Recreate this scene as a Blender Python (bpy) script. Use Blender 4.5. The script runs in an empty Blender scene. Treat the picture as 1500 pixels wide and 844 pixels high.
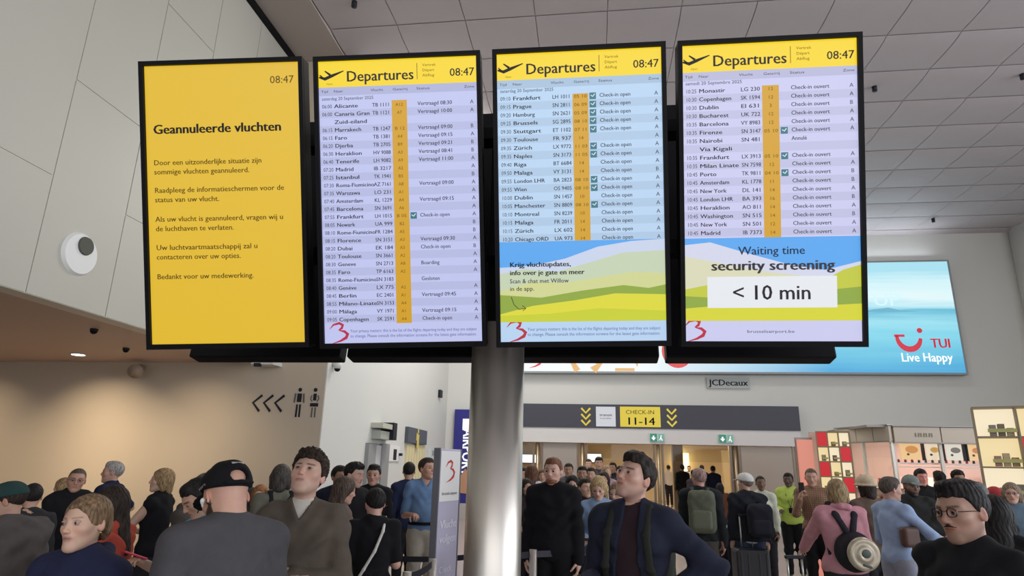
import bpy, bmesh, math, random
import numpy as np
from mathutils import Vector, Matrix
random.seed(4); rng = np.random.RandomState(7)
SC = bpy.context.scene; COL = SC.collection

# ---------------------------------------------------------------- camera
FPX, CX, CY, CZ = 920., 750., 422., 1.8                     # focal length in pixels of a 1500 px wide picture
PITCH, YAW, ROLL = math.atan(258/920.), math.radians(7.4), math.radians(1.3)
def _basis():
    f = np.array([-math.sin(YAW)*math.cos(PITCH), math.cos(YAW)*math.cos(PITCH), math.sin(PITCH)])
    r0 = np.array([math.cos(YAW), math.sin(YAW), 0.]); u0 = np.cross(r0, f)
    return f, r0*math.cos(ROLL) + u0*math.sin(ROLL), -r0*math.sin(ROLL) + u0*math.cos(ROLL)
CF, CR, CU = _basis(); CAM = np.array([0, 0, CZ])
cam_data = bpy.data.cameras.new('camera'); cam = bpy.data.objects.new('camera', cam_data); COL.objects.link(cam)
cam_data.sensor_width = 36; cam_data.lens = 36 * FPX / 1500.; cam_data.clip_start = .05; cam_data.clip_end = 300
M = Matrix([[CR[i], CU[i], -CF[i], CAM[i]] for i in range(3)] + [[0,0,0,1]]); cam.matrix_world = M
SC.camera = cam
def ray(px, py): return CF + CR*(px-CX)/FPX + CU*(CY-py)/FPX
def atY(px, py, Y): d = ray(px, py); return CAM + d*Y/d[1]
def atX(px, py, X): d = ray(px, py); return CAM + d*X/d[0]
def atZ(px, py, Z): d = ray(px, py); return CAM + d*(Z-CZ)/d[2]
def atF(px, py, D): d = ray(px, py); return CAM + d*D/(-d[0]*math.sin(YAW) + d[1]*math.cos(YAW))
def atD(px, py, D): d = ray(px, py); return CAM + d*D/math.hypot(d[0], d[1])

# ---------------------------------------------------------------- world and lights
SC.view_settings.view_transform = 'Standard'; SC.view_settings.look = 'None'; SC.view_settings.gamma = 1; SC.view_settings.use_curve_mapping = False
SC.view_settings.exposure = 0.0
SC.cycles.max_bounces = 6; SC.cycles.diffuse_bounces = 4; SC.cycles.glossy_bounces = 3; SC.cycles.use_denoising = True
W = bpy.data.worlds.new('world'); SC.world = W; W.use_nodes = True
bg = W.node_tree.nodes['Background']; bg.inputs[0].default_value = (.80, .88, 1, 1); bg.inputs[1].default_value = 1.15
def area(name, loc, size, power, target, color=(1,1,1)):
    l = bpy.data.lights.new(name, 'AREA'); l.shape = 'RECTANGLE'; l.size, l.size_y = size; l.energy = power; l.color = color
    o = bpy.data.objects.new(name, l); COL.objects.link(o); o.location = loc
    o.rotation_euler = (Vector(target) - Vector(loc)).to_track_quat('-Z', 'Y').to_euler(); return o
# daylight through the glazed facades to the right of and behind the viewer, and the hall's own high lamps
area('facade_right', (21, 3, 5.2), (26, 8.5), 2700, (0, 8, 5), (.90, .95, 1))
area('facade_behind', (4, -15, 5.5), (22, 8), 850, (2, 10, 3.5), (1, .97, .92))
for lx, ly in ((1,9),(8,9),(1,17),(8,17)): area('hall_lamp', (lx, ly, 9.5), (1.2, 1.2), 90, (lx, ly, 0), (1, .93, .82))
for lx in (-14,-11.4,-8.8,-6.9): w = area('corridor_wash', (lx, 9.0, 3.44), (.35, .35), 40 if lx == -8.8 else 20, (lx, 10.64, .9), (1, .80, .56)); w.data.spread = math.radians(100)
for lx, ly in ((0,27),(5,27),(0,33),(5,33),(9,33)): area('inner_lamps', (lx, ly, 3.3), (1.5, .6), 110, (lx, ly, 0), (1, .82, .58))
u = area('ceiling_fill', (4.6, 21.8, 8.80), (14, .25), 110, (4.6, 19.0, 12), (.84, .92, 1))  # added fill to brighten the ceiling near the back wall; no real lamp there
area('side_wall_lamp', (-1.5, 15.5, 9.4), (5, 1.2), 480, (-4.8, 15.5, 3.2), (1, .97, .92))
# ---------------------------------------------------------------- materials
def new_mat(name):
    m = bpy.data.materials.new(name); m.use_nodes = True; return m, m.node_tree.nodes, m.node_tree.links, m.node_tree.nodes['Principled BSDF']
_mc = {}
def plain(c, rough=.6, metal=0., name='surface', noise=.0, scale=8., bump=0., bscale=60., spec=.5, coat=0.):
    key = (tuple(c), rough, metal, noise, scale, bump, bscale, spec, coat)
    if key in _mc: return _mc[key]
    m, N, L, b = new_mat(name); b.inputs['Base Color'].default_value = (*c, 1); b.inputs['Roughness'].default_value = rough; b.inputs['Metallic'].default_value = metal
    b.inputs['Specular IOR Level'].default_value = spec; b.inputs['Coat Weight'].default_value = coat
    tc = N.new('ShaderNodeTexCoord')
    if noise:
        t = N.new('ShaderNodeTexNoise'); t.inputs['Scale'].default_value = scale; t.inputs['Detail'].default_value = 5; L.new(tc.outputs['Object'], t.inputs['Vector'])
        mx = N.new('ShaderNodeMix'); mx.data_type = 'RGBA'; mx.inputs[6].default_value = (*[v*(1-noise) for v in c], 1); mx.inputs[7].default_value = (*[min(1, v*(1+noise)) for v in c], 1)
        L.new(t.outputs['Fac'], mx.inputs[0]); L.new(mx.outputs[2], b.inputs['Base Color'])
    if bump:
        t = N.new('ShaderNodeTexNoise'); t.inputs['Scale'].default_value = bscale; t.inputs['Detail'].default_value = 3; L.new(tc.outputs['Object'], t.inputs['Vector'])
        bp = N.new('ShaderNodeBump'); bp.inputs['Strength'].default_value = bump; bp.inputs['Distance'].default_value = .01; L.new(t.outputs['Fac'], bp.inputs['Height']); L.new(bp.outputs['Normal'], b.inputs['Normal'])
    _mc[key] = m; return m
def glow(c, strength=1., name='lit_screen'):
    key = ('e', tuple(c), strength)
    if key in _mc: return _mc[key]
    m, N, L, b = new_mat(name); b.inputs['Base Color'].default_value = (*[v*.1 for v in c], 1); b.inputs['Roughness'].default_value = .35
    b.inputs['Emission Color'].default_value = (*c, 1); b.inputs['Emission Strength'].default_value = strength; _mc[key] = m; return m
def cloth_mat(c, rough=.9, *a):
    g = .3*c[0]+.5*c[1]+.2*c[2]; c = tuple(v*.82+g*.18 for v in c); return plain(c, max(rough, .45), 0, 'cloth', .16, 22., .25, 240., .2)
def hair_mat(c):
    key = ('h', tuple(c))
    if key in _mc: return _mc[key]
    m, N, L, b = new_mat('hair'); tc = N.new('ShaderNodeTexCoord'); mp = N.new('ShaderNodeMapping'); mp.inputs['Scale'].default_value = (1, 1, .18)
    t = N.new('ShaderNodeTexNoise'); t.inputs['Scale'].default_value = 95; t.inputs['Detail'].default_value = 4; L.new(tc.outputs['Object'], mp.inputs[0]); L.new(mp.outputs[0], t.inputs['Vector'])
    rp = N.new('ShaderNodeValToRGB'); rp.color_ramp.elements[0].position = .35; rp.color_ramp.elements[1].position = .7
    rp.color_ramp.elements[0].color = (*[v*.45 for v in c], 1); rp.color_ramp.elements[1].color = (*[min(1, v*1.5+.004) for v in c], 1)
    L.new(t.outputs['Fac'], rp.inputs[0]); L.new(rp.outputs[0], b.inputs['Base Color'])
    bp = N.new('ShaderNodeBump'); bp.inputs['Strength'].default_value = .5; bp.inputs['Distance'].default_value = .004; L.new(t.outputs['Fac'], bp.inputs['Height']); L.new(bp.outputs['Normal'], b.inputs['Normal'])
    b.inputs['Roughness'].default_value = .62; b.inputs['Specular IOR Level'].default_value = .22; _mc[key] = m; return m
def vcol_mat(name, rough, sss):
    m, N, L, b = new_mat(name); a = N.new('ShaderNodeAttribute'); a.attribute_name = 'Col'; t = N.new('ShaderNodeTexNoise'); t.inputs['Scale'].default_value = 45
    tc = N.new('ShaderNodeTexCoord'); L.new(tc.outputs['Object'], t.inputs['Vector'])
    mx = N.new('ShaderNodeMix'); mx.data_type = 'RGBA'; mx.blend_type = 'MULTIPLY'; mx.inputs[0].default_value = .18; L.new(a.outputs['Color'], mx.inputs[6]); L.new(t.outputs['Color'], mx.inputs[7]); L.new(mx.outputs[2], b.inputs['Base Color'])
    b.inputs['Roughness'].default_value = rough
    if sss: b.inputs['Subsurface Weight'].default_value = sss; b.inputs['Subsurface Scale'].default_value = .01; b.inputs['Subsurface Radius'].default_value = (1,.35,.2)
    return m
SKINM = vcol_mat('skin', .5, 0); SKINM2 = vcol_mat('eye_surface', .12, 0)

def plaid_mat(c):
    m, N, L, b = new_mat('plaid_cloth'); tc = N.new('ShaderNodeTexCoord'); prev = None
    for i, (ax, sc) in enumerate((('X', 11), ('Z', 11))):
        w = N.new('ShaderNodeTexWave'); w.bands_direction = ax; w.inputs['Scale'].default_value = sc; L.new(tc.outputs['Object'], w.inputs['Vector'])
        mx = N.new('ShaderNodeMix'); mx.data_type = 'RGBA'; mx.inputs[7].default_value = (*[v*.45 for v in c], 1)
        ml = N.new('ShaderNodeMath'); ml.operation = 'MULTIPLY'; ml.inputs[1].default_value = .55; L.new(w.outputs['Fac'], ml.inputs[0]); L.new(ml.outputs[0], mx.inputs[0])
        if prev is None: mx.inputs[6].default_value = (*[min(1, v*1.5) for v in c], 1)
        else: L.new(prev, mx.inputs[6])
        prev = mx.outputs[2]
    L.new(prev, b.inputs['Base Color']); b.inputs['Roughness'].default_value = .9; return m
# ---------------------------------------------------------------- implicit-surface modelling kit
V = lambda *a: np.array(a, dtype=np.float64)
def rx(t): c, s = math.cos(t), math.sin(t); return np.array([[1,0,0],[0,c,-s],[0,s,c]])
def ry(t): c, s = math.cos(t), math.sin(t); return np.array([[c,0,s],[0,1,0],[-s,0,c]])
def rz(t): c, s = math.cos(t), math.sin(t); return np.array([[c,-s,0],[s,c,0],[0,0,1]])
def rad(*a): return [math.radians(v) for v in a]

class Prim:
    def __init__(s, kind, k=0.02, sub=False, **kw):
        s.kind, s.k, s.sub = kind, k, sub; s.__dict__.update(kw)
    def bbox(s):
        if s.kind == 'ell':
            r = np.sqrt(((s.R * s.r[None, :]) ** 2).sum(1)); return s.c - r, s.c + r
        if s.kind == 'box':
            r = (np.abs(s.R) * s.r[None, :]).sum(1); return s.c - r, s.c + r
        if s.kind == 'cap':
            m = max(s.ra, s.rb) * max(1, *s.q); return np.minimum(s.a, s.b) - m, np.maximum(s.a, s.b) + m
    def d(s, X, Y, Z):
        if s.kind == 'cap':
            q = s.q
            bx, by, bz = (s.b - s.a) / q
            px, py, pz = (X - s.a[0]) / q[0], (Y - s.a[1]) / q[1], (Z - s.a[2]) / q[2]
            L = bx*bx + by*by + bz*bz + 1e-12
            h = np.clip((px*bx + py*by + pz*bz) / L, 0, 1)
            return np.sqrt((px-bx*h)**2 + (py-by*h)**2 + (pz-bz*h)**2) - (s.ra + (s.rb - s.ra) * h)
        R = s.R; x, y, z = X - s.c[0], Y - s.c[1], Z - s.c[2]
        u = x*R[0,0] + y*R[1,0] + z*R[2,0]; v = x*R[0,1] + y*R[1,1] + z*R[2,1]; w = x*R[0,2] + y*R[1,2] + z*R[2,2]
        if s.kind == 'ell':
            r = s.r
            k0 = np.sqrt((u/r[0])**2 + (v/r[1])**2 + (w/r[2])**2); k1 = np.sqrt((u/r[0]**2)**2 + (v/r[1]**2)**2 + (w/r[2]**2)**2) + 1e-9
            return k0 * (k0 - 1) / k1
        r, e = s.r, s.e
        a, b, c = np.abs(u) - r[0] + e, np.abs(v) - r[1] + e, np.abs(w) - r[2] + e
        return np.sqrt(np.maximum(a,0)**2 + np.maximum(b,0)**2 + np.maximum(c,0)**2) + np.minimum(np.maximum(a, np.maximum(b, c)), 0) - e
I3 = np.eye(3)
def ell(c, r, k=.02, R=I3, sub=False): return Prim('ell', k, sub, c=V(*c), r=V(*r), R=R)
def box(c, r, e=.01, k=.01, R=I3, sub=False): return Prim('box', k, sub, c=V(*c), r=V(*r), R=R, e=e)
def cap(a, b, ra, rb=None, k=.02, q=(1,1,1), sub=False): return Prim('cap', k, sub, a=V(*a), b=V(*b), ra=ra, rb=ra if rb is None else rb, q=V(*q))
def sph(c, r, k=.02, sub=False): return ell(c, (r,r,r), k, sub=sub)

def surface(prims, vox, disp=None, clip=None):
    """mesh (verts, quads) of the smooth union of prims"""
    los, his = zip(*[p.bbox() for p in prims if not p.sub])
    pad = 3 * vox + .012
    lo = np.min(los, 0) - pad; hi = np.max(his, 0) + pad
    n = np.ceil((hi - lo) / vox).astype(int) + 1
    ax = [(lo[i] + vox * np.arange(n[i])).astype(np.float32) for i in range(3)]
    f = np.full(n, 1.0, np.float32)
    for p in prims:
        a, b = p.bbox(); m = p.k + 2.5 * vox
        i0 = np.clip(np.floor((a - m - lo) / vox).astype(int), 0, n); i1 = np.clip(np.ceil((b + m - lo) / vox).astype(int) + 1, 0, n)
        if (i1 <= i0).any(): continue
        sl = tuple(slice(i0[i], i1[i]) for i in range(3))
        X, Y, Z = ax[0][sl[0]][:,None,None], ax[1][sl[1]][None,:,None], ax[2][sl[2]][None,None,:]
        d = p.d(X, Y, Z).astype(np.float32); g = f[sl]; k = max(p.k, 1e-5)
        if p.sub:
            d = -d; h = np.maximum(k - np.abs(g - d), 0) / k; f[sl] = np.maximum(g, d) + h*h*k*.25
        else:
            h = np.maximum(k - np.abs(g - d), 0) / k; f[sl] = np.minimum(g, d) - h*h*k*.25
    X, Y, Z = ax[0][:,None,None], ax[1][None,:,None], ax[2][None,None,:]
    if disp is not None:
        f = f + np.asarray(disp(X, Y, Z), np.float32)
    if clip is not None: f = np.maximum(f, np.asarray(clip(X, Y, Z), np.float32))
    f[0] = f[-1] = 1; f[:,0] = f[:,-1] = 1; f[:,:,0] = f[:,:,-1] = 1
    s = f < 0
    c = np.zeros(np.array(n) - 1, np.uint8)
    for dx in (0,1):
        for dy in (0,1):
            for dz in (0,1): c += s[dx:n[0]-1+dx, dy:n[1]-1+dy, dz:n[2]-1+dz]
    act = np.argwhere((c > 0) & (c < 8))
    if len(act) == 0: return np.zeros((0,3)), []
    idx = np.full(c.shape, -1, np.int32); idx[tuple(act.T)] = np.arange(len(act))
    acc = np.zeros((len(act), 3)); cnt = np.zeros(len(act))
    for axis in range(3):
        o1, o2 = [k for k in range(3) if k != axis]
        for u in (0,1):
            for w in (0,1):
                A = act.copy(); A[:,o1] += u; A[:,o2] += w; B = A.copy(); B[:,axis] += 1
                fa, fb = f[tuple(A.T)], f[tuple(B.T)]; m = (fa < 0) != (fb < 0)
                t = np.where(m, fa / np.where(m, fa - fb, 1), 0)
                P = A.astype(float); P[:,axis] += t
                acc[m] += P[m]; cnt[m] += 1
    v = lo + vox * acc / cnt[:,None]
    quads = []
    for axis in range(3):
        o1, o2 = (axis+1) % 3, (axis+2) % 3
        sl0 = [slice(None)]*3; sl1 = [slice(None)]*3; sl0[axis] = slice(0,-1); sl1[axis] = slice(1,None)
        e = s[tuple(sl0)] != s[tuple(sl1)]; E = np.argwhere(e)
        E = E[(E[:,o1] > 0) & (E[:,o2] > 0)]
        E = E[(E[:,o1] < n[o1]-1) & (E[:,o2] < n[o2]-1)]
        ins = s[tuple(E.T)]
        def at(d1, d2): Q = E.copy(); Q[:,o1] += d1; Q[:,o2] += d2; return idx[tuple(Q.T)]
        q = np.stack([at(-1,-1), at(0,-1), at(0,0), at(-1,0)], 1)
        q[~ins] = q[~ins][:, ::-1]; quads.append(q)
    return v, np.concatenate(quads)

def mesh_obj(name, parts, mats, parent=None, col=None, smooth=True):
    """parts: list of (verts, faces[, material index[, colours]]) joined into ONE mesh object"""
    vs, fs, mi, cs, o = [], [], [], [], 0
    for p in parts:
        v, q = p[0], p[1]
        if len(v) == 0: continue
        vs.append(v); fs.append(np.asarray(q, np.int64).reshape(-1) + o); mi.append(np.full(len(q), p[2] if len(p) > 2 else 0))
        cs.append(p[3] if len(p) > 3 and p[3] is not None else np.ones((len(v), 3)) * (.5 if col is None else 1))
        o += len(v)
    vs = np.concatenate(vs); me = bpy.data.meshes.new(name)
    nf = sum(len(m) for m in mi); loops = np.concatenate(fs); sz = 4
    me.vertices.add(len(vs)); me.vertices.foreach_set('co', vs.astype(np.float32).ravel())
    me.loops.add(len(loops)); me.loops.foreach_set('vertex_index', loops.astype(np.int32))
    me.polygons.add(nf); me.polygons.foreach_set('loop_start', np.arange(nf, dtype=np.int32) * sz); me.polygons.foreach_set('loop_total', np.full(nf, sz, np.int32))
    me.polygons.foreach_set('material_index', np.concatenate(mi).astype(np.int32))
    me.polygons.foreach_set('use_smooth', np.full(nf, smooth))
    me.update(calc_edges=True); me.validate()
    if any(len(p) > 3 and p[3] is not None for p in parts):
        at = me.color_attributes.new('Col', 'FLOAT_COLOR', 'POINT'); cc = np.concatenate(cs); at.data.foreach_set('color', np.c_[cc, np.ones(len(cc))].astype(np.float32).ravel())
    for m in (mats if isinstance(mats, (list, tuple)) else [mats]): me.materials.append(m)
    ob = bpy.data.objects.new(name, me); COL.objects.link(ob)
    if parent is not None: ob.parent = parent
    return ob

# ---------------------------------------------------------------- people
def head_prims(fem=0, wide=1.0, ears=True):
    w = wide * (1 - .05 * fem); j = 1 - .12 * fem
    P = [ell((0,-.014,.150), (.076*w,.097,.086), .02),
         ell((0,.020,.100), (.061*w,.068,.085), .03),
         ell((0,.024,.050), (.046*w*j,.056,.042), .03),
         ell((0,.068,.021), (.018*j,.017,.016), .024)]
    for s in (-1,1):
        P += [cap((s*.049*w*j,-.010,.076), (s*.016,.062,.020), .012, .010, .03),
              ell((s*.043*w,.052,.098), (.020,.020,.016), .03),
              cap((s*.046*w,.060,.142), (s*.012,.080,.139), .0085, .008, .018)]
    for s in (-1,1): P += [ell((s*.031,.094,.123), (.017,.014,.0115), .014, sub=True)]
    for s in (-1,1): P += [ell((s*.0315,.0715,.1225), (.0145,.0125,.0115), .004)]     # lids
    P += [cap((0,.081,.136), (0,.101,.094), .0065, .0095, .014), ell((0,.1035,.089), (.0095,.009,.008), .008)]
    for s in (-1,1): P += [ell((s*.0105,.0945,.0865), (.0075,.009,.0065), .006)]
    P += [ell((0,.076,.066), (.024,.012,.014), .015)]
    P += [cap((-.017,.0830,.0625), (0,.0885,.0640), .0030, .0038, .004), cap((.017,.0830,.0625), (0,.0885,.0640), .0030, .0038, .004),
          cap((-.013,.0830,.0540), (.013,.0830,.0540), .0048, .0048, .005), ell((0,.0855,.0535), (.012,.0042,.0045), .004)]
    P += [cap((-.021,.0895,.0592), (0,.0940,.0595), .0026, k=.002, sub=True), cap((.021,.0895,.0592), (0,.0940,.0595), .0026, k=.002, sub=True)]
    if ears:
        for s in (-1,1):
            P += [ell((s*.078*w,-.010,.112), (.008,.017,.030), .008, R=rz(s*.35) @ rx(-.15)), ell((s*.086*w,-.004,.115), (.006,.009,.017), .005, R=rz(s*.35), sub=True)]
    return P

def face_colours(v, skin, lips=None, brow=None, beard=None, blush=.12, stubble=0, fem=0, scalp=None):
    skin = np.array(skin); c = np.tile(skin, (len(v), 1)); x, y, z = np.abs(v[:,0]), v[:,1], v[:,2]
    def mix(m, col): c[:] = c * (1 - m[:,None]) + np.array(col) * m[:,None]
    g = lambda d: np.exp(-d)
    red = skin * V(1.12,.80,.76)
    mix(blush * 2.5 * g(((x-.040)/.022)**2 + ((z-.088)/.022)**2) * (y > .03), red)
    mix(.5 * g((x/.014)**2 + ((z-.090)/.013)**2) * (y > .085), red)
    mix(.5 * (x > .072), red)
    if scalp is not None:
        mix(np.clip((z - (.182 - .9*np.clip(.02-y,0,.08)))/.012, 0, 1) * .8, scalp)
    if stubble: mix(stubble * .6 * np.clip((.068 - z + .35*np.clip(.055-y,-.2,.1)) / .03, 0, 1) * (y > -.025) * (z > -.01), V(.05,.045,.04))
    if beard is not None:
        m = np.clip((.070 - z + .45*np.clip(.06-y,-.05,.1)) / .006, 0, 1) * (y > -.02) * (z > -.015); m *= 1 - .6*g((x/.010)**2 + ((z-.040)/.006)**2)
        mix(m, beard)
    lc = np.array(lips) if lips is not None else skin * V(.95,.55,.52)
    mix(np.clip(1.9 * g((x/.019)**4 + ((z-.0585)/.0085)**4) * (y > .08), 0, 1) * .75, lc)
    mix(np.clip(2 * g((x/.0205)**4 + ((z-.0592)/.0022)**2) * (y > .08), 0, 1) * .6, lc * .3)
    bc = np.array(brow if brow is not None else (.05,.03,.02)); bz = .1425 + .10 * (x - .025) - 3.0 * (x-.030)**2
    mix(np.clip(1.8 * g(((x-.031)/.0195)**6 + ((z-bz)/(.0036 if not fem else .0026))**2) * (y > .04), 0, 1) * (.85 if not fem else .6), bc)
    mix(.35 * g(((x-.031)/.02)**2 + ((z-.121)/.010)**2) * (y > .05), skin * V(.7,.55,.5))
    return np.clip(c, 0, 1)

def n3(X, Y, Z, f=1., s=0.):
    return (np.sin(X*f*1.0 + 1.7*np.sin(Y*f*.8 + s) + s) + np.sin(Y*f*1.13 + 1.9*np.sin(Z*f*.7 + 2*s)) + np.sin(Z*f*.9 + 1.6*np.sin(X*f*.9 + 3*s + 1))) / 3

HAIR = {}
def hair_mesh(style, vox, seed=0., vol=1.):
    """hair volume in head space, for one of a few cuts"""
    key = (style, vox, seed, vol)
    if key in HAIR: return HAIR[key]
    o = .0065 * vol; amp, fr = .0022, 130
    P = [ell((0,-.016,.152), (.077+o,.099+o,.087+o*1.2), .01)]
    clip = None
    def hairline(front=.180, side=.105, back=.055, temple=.0):
        def f(X, Y, Z):
            ln = np.where(Y > .045+temple, front, np.where(Y > temple, side + (front-side)*np.clip((Y-temple)/.045,0,1)**1.3, np.where(Y > -.03, side, side + (back-side)*np.clip((-.03-Y)/.05,0,1))))
            return (ln + .003*np.sin(X*160+seed) - Z) * .8
        return f
    if style == 'buzz': P = [ell((0,-.015,.151), (.0785,.0995,.0885), .01)]; clip = hairline(.188, .118, .06); amp = .0006
    elif style == 'short': clip = hairline(); P += [ell((0,.035,.212), (.050,.042,.024+o*.6), .02)]
    elif style == 'quiff': clip = hairline(.178,.112); P += [ell((0,.045,.222), (.050,.040,.022), .02), ell((0,-.01,.222), (.060,.07,.022), .02)]; amp = .003
    elif style == 'curly':
        clip = hairline(.176,.100,.05); amp, fr = .0075, 210
        P += [ell((0,-.01,.176), (.088,.098,.082), .02), ell((0,.045,.215), (.062,.045,.034), .02)]
    elif style == 'messy': clip = hairline(.180,.105,.05); amp, fr = .0055, 120; P += [ell((0,.02,.205), (.068,.075,.048), .02)]
    elif style == 'tied':
        clip = hairline(.183,.108,.045,.03); amp, fr = .0022, 160; P += [ell((0,-.118,.090), (.030,.028,.036), .025), ell((0,-.06,.09), (.068,.06,.06), .03)]
    elif style in ('bob', 'long', 'longer'):
        L = {'bob': .0, 'long': -.10, 'longer': -.22}[style]
        P += [ell((0,-.02,.13), (.088,.100,.100), .02)]
        for s in (-1,1): P += [cap((s*.066,-.02,.12), (s*.072,-.03,L+.035), .034, .026, .03)]
        P += [cap((0,-.07,.10), (0,-.085,L+.03), .062, .05, .03, q=(1.15,.8,1))]
        P += [ell((0,.105,.085), (.060,.075,.098), .012, sub=True), ell((0,.02,-.03), (.052,.09,.10), .01, sub=True)]
        amp, fr = .003, 120
    elif style == 'pony':
        clip = hairline(.183,.130,.06); amp = .0015; P += [sph((0,-.115,.14), .022, .015), cap((0,-.128,.135), (0,-.125,-.02), .022, .010, .02)]
    elif style == 'fringe': clip = hairline(.150,.10,.05); amp, fr = .003, 120; P += [ell((0,.035,.20), (.070,.058,.05), .02)]
    def disp(X, Y, Z):
        th = np.arctan2(X, Y + .015)
        if style in ('curly', 'messy'): return amp * n3(X, Y, Z, fr, seed)
        st = np.sin(th*23 + 3*np.sin(Z*38 + seed) + seed) * .6 + np.sin(th*41 + 2*np.sin(Z*60) + 2*seed) * .4
        return amp * st + amp * .5 * n3(X, Y, Z, 60, seed)
    HAIR[key] = surface(P, vox, disp, clip); return HAIR[key]

def hand_prims(R, w, side, curl=.5, s=1.0, spread=.05, k=.006):
    """hand from wrist w; R columns: x = across the palm towards the thumb side, y = palm normal (out of the palm), z = along the fingers"""
    P = []; T = lambda p: w + R @ (V(*p) * s)
    P += [cap(T((-.002,0,0)), T((0,0,.05)), .024*s, .026*s, .01), cap(T((.022,0,.028)), T((.024,0,.080)), .015*s, .012*s, .012),
          cap(T((-.022,0,.028)), T((-.026,0,.074)), .015*s, .011*s, .012), cap(T((0,0,.03)), T((0,0,.082)), .016*s, .012*s, .012)]
    for i, (x, L, r) in enumerate(((.027,.070,.0088), (.009,.078,.0090), (-.009,.072,.0086), (-.026,.056,.0076))):
        p = V(x, 0, .082 - .004*abs(i-1)); a = 0; dirx = (1.5 - i) * spread; rr = r
        for q, fr in enumerate((.45,.30,.25)):
            a += curl * (.75, 1.05, .75)[q]
            d = V(dirx, math.sin(a), math.cos(a)); d /= np.linalg.norm(d); e = p + d * L * fr
            P.append(cap(T(p), T(e), rr*s, rr*.9*s, k*.5)); p = e; rr *= .9
    p = V(.026, .004, .022)
    for L, r, d in ((.042,.0125,(.62,.25+.4*curl,.66)), (.032,.0105,(.30,.35+.6*curl,.85)), (.024,.009,(.05,.45+.5*curl,.8))):
        d = V(*d) / np.linalg.norm(d); e = p + d * L; P.append(cap(T(p), T(e), r*s, r*.92*s, k)); p = e
    return P

def basis_from(z, ref):
    z = z / np.linalg.norm(z); x = np.cross(ref, z); x /= np.linalg.norm(x); return np.stack([x, np.cross(z, x), z], 1)

def unit(v): v = V(*v); return v / np.linalg.norm(v)
# arm presets: (upper-arm direction, forearm direction, finger curl) for the right arm (x<0 side is mirrored); x = outwards, y = forwards
ARM = {'down': ((.14,-.03,-1), (.04,.14,-1), .45), 'bent': ((.16,.05,-1), (-.25,.9,.05), .7), 'phone': ((.12,.30,-1), (-.35,.85,.45), .9),
       'raised_phone': ((.18,.45,-.85), (-.35,.40,1.0), .9), 'akimbo': ((.74,-.20,-.70), (-.72,.42,-.42), .9), 'folded': ((.22,.14,-1), (-1,.62,.10), .5), 'folded2': ((.22,.10,-1), (-1,.50,.22), .9),
       'forward': ((.1,.6,-.8), (-.05,1,-.1), .8), 'pull': ((.45,.05,-.9), (.35,.15,-.93), 1.2), 'reach': ((.25,.65,-.7), (.1,.9,-.35), .5),
       'pocket': ((.30,-.10,-1), (-.10,.35,-1), .3), 'strap': ((.20,.15,-1), (-.45,.55,.85), 1.1)}

def joints(H, fem, arms, wide, lean, stride):
    J = {}; h = H
    J['pelvis'] = V(0, 0, .53*h)
    up = rx(-lean); o = J['pelvis']
    T = lambda p: o + up @ (V(*p) - o)
    sw = (.096 - .010*fem) * h * wide
    J['chest'] = T((0, 0, .73*h)); J['neck'] = T((0, -.012, .835*h)); J['up'] = up
    for s, n in ((1,'r'), (-1,'l')):
        J['sh'+n] = T((s*sw, -.005, .796*h)); ar_ = arms[0 if s == 1 else 1]; ua, fa, cu = ARM[ar_] if isinstance(ar_, str) else ar_
        ua, fa = unit((ua[0]*s, ua[1], ua[2])), unit((fa[0]*s, fa[1], fa[2]))
        J['el'+n] = J['sh'+n] + ua * .172*h; J['wr'+n] = J['el'+n] + fa * .142*h; J['fa'+n] = fa; J['cu'+n] = cu
        J['hip'+n] = V(s*.050*h, 0, .50*h); st = stride * s
        J['kn'+n] = V(s*.052*h, .01 + .5*st, .275*h); J['an'+n] = V(s*.055*h, -.01 + st, .045*h)
    return J

def torso_prims(J, h, fem, wide, g, belly=0., bust=None):
    """g = how far the surface stands off the body"""
    up, o = J['up'], J['pelvis']; T = lambda p: o + up @ (V(*p) - o); b = bust if bust is not None else fem
    P = [ell(T((0, .0, .735*h)), (.088*h*wide+g, .060*h+g, .095*h+g), .05, R=up),
         ell(T((0, .004+belly*.5, .64*h)), (.076*h*wide*(1-.08*fem)+g+belly*.4, .054*h+g+belly, .085*h+g), .06, R=up),
         ell(T((0, -.004, .545*h)), (.086*h*wide*(1+.06*fem)+g*1.5, .061*h+g*1.5, .07*h+g), .05, R=up)]
    for n in 'rl':
        s = 1 if n == 'r' else -1
        P += [cap(T((s*.018*h, -.012, .824*h)), J['sh'+n], .034*h+g*.5, .029*h+g*.9, .04)]
        if b: P += [ell(T((s*.040*h, .052*h, .725*h)), (.034*h+g*.3, .030*h+g*.3, .034*h+g*.3), .04)]
        else: P += [ell(T((s*.042*h, .030*h, .755*h)), (.044*h+g*.4, .032*h+g*.5, .040*h+g*.4), .04)]
    return P

def limb_prims(J, h, g, what, frac=1., thick=1.):
    P = []
    for n in 'rl':
        if what == 'arm':
            a, e, w = J['sh'+n], J['el'+n], J['wr'+n]
            if frac <= .5: P += [cap(a, a + (e-a)*frac*2, .0285*h*thick+g, .0245*h*thick+g*1.15, .03)]
            else:
                P += [cap(a, e, .0285*h*thick+g, .0225*h*thick+g, .03), cap(e, e + (w-e)*min(1, (frac-.5)*2), .0225*h*thick+g, .0165*h*thick+g, .02)]
        if what == 'leg':
            a, k, f = J['hip'+n], J['kn'+n], J['an'+n]
            P += [cap(a, k, .052*h*thick+g, .034*h*thick+g, .04)]
            if frac > .5: P += [cap(k, k + (f-k)*min(1, (frac-.5)*2), .032*h*thick+g, .021*h*thick+g, .03)]
    return P

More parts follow.
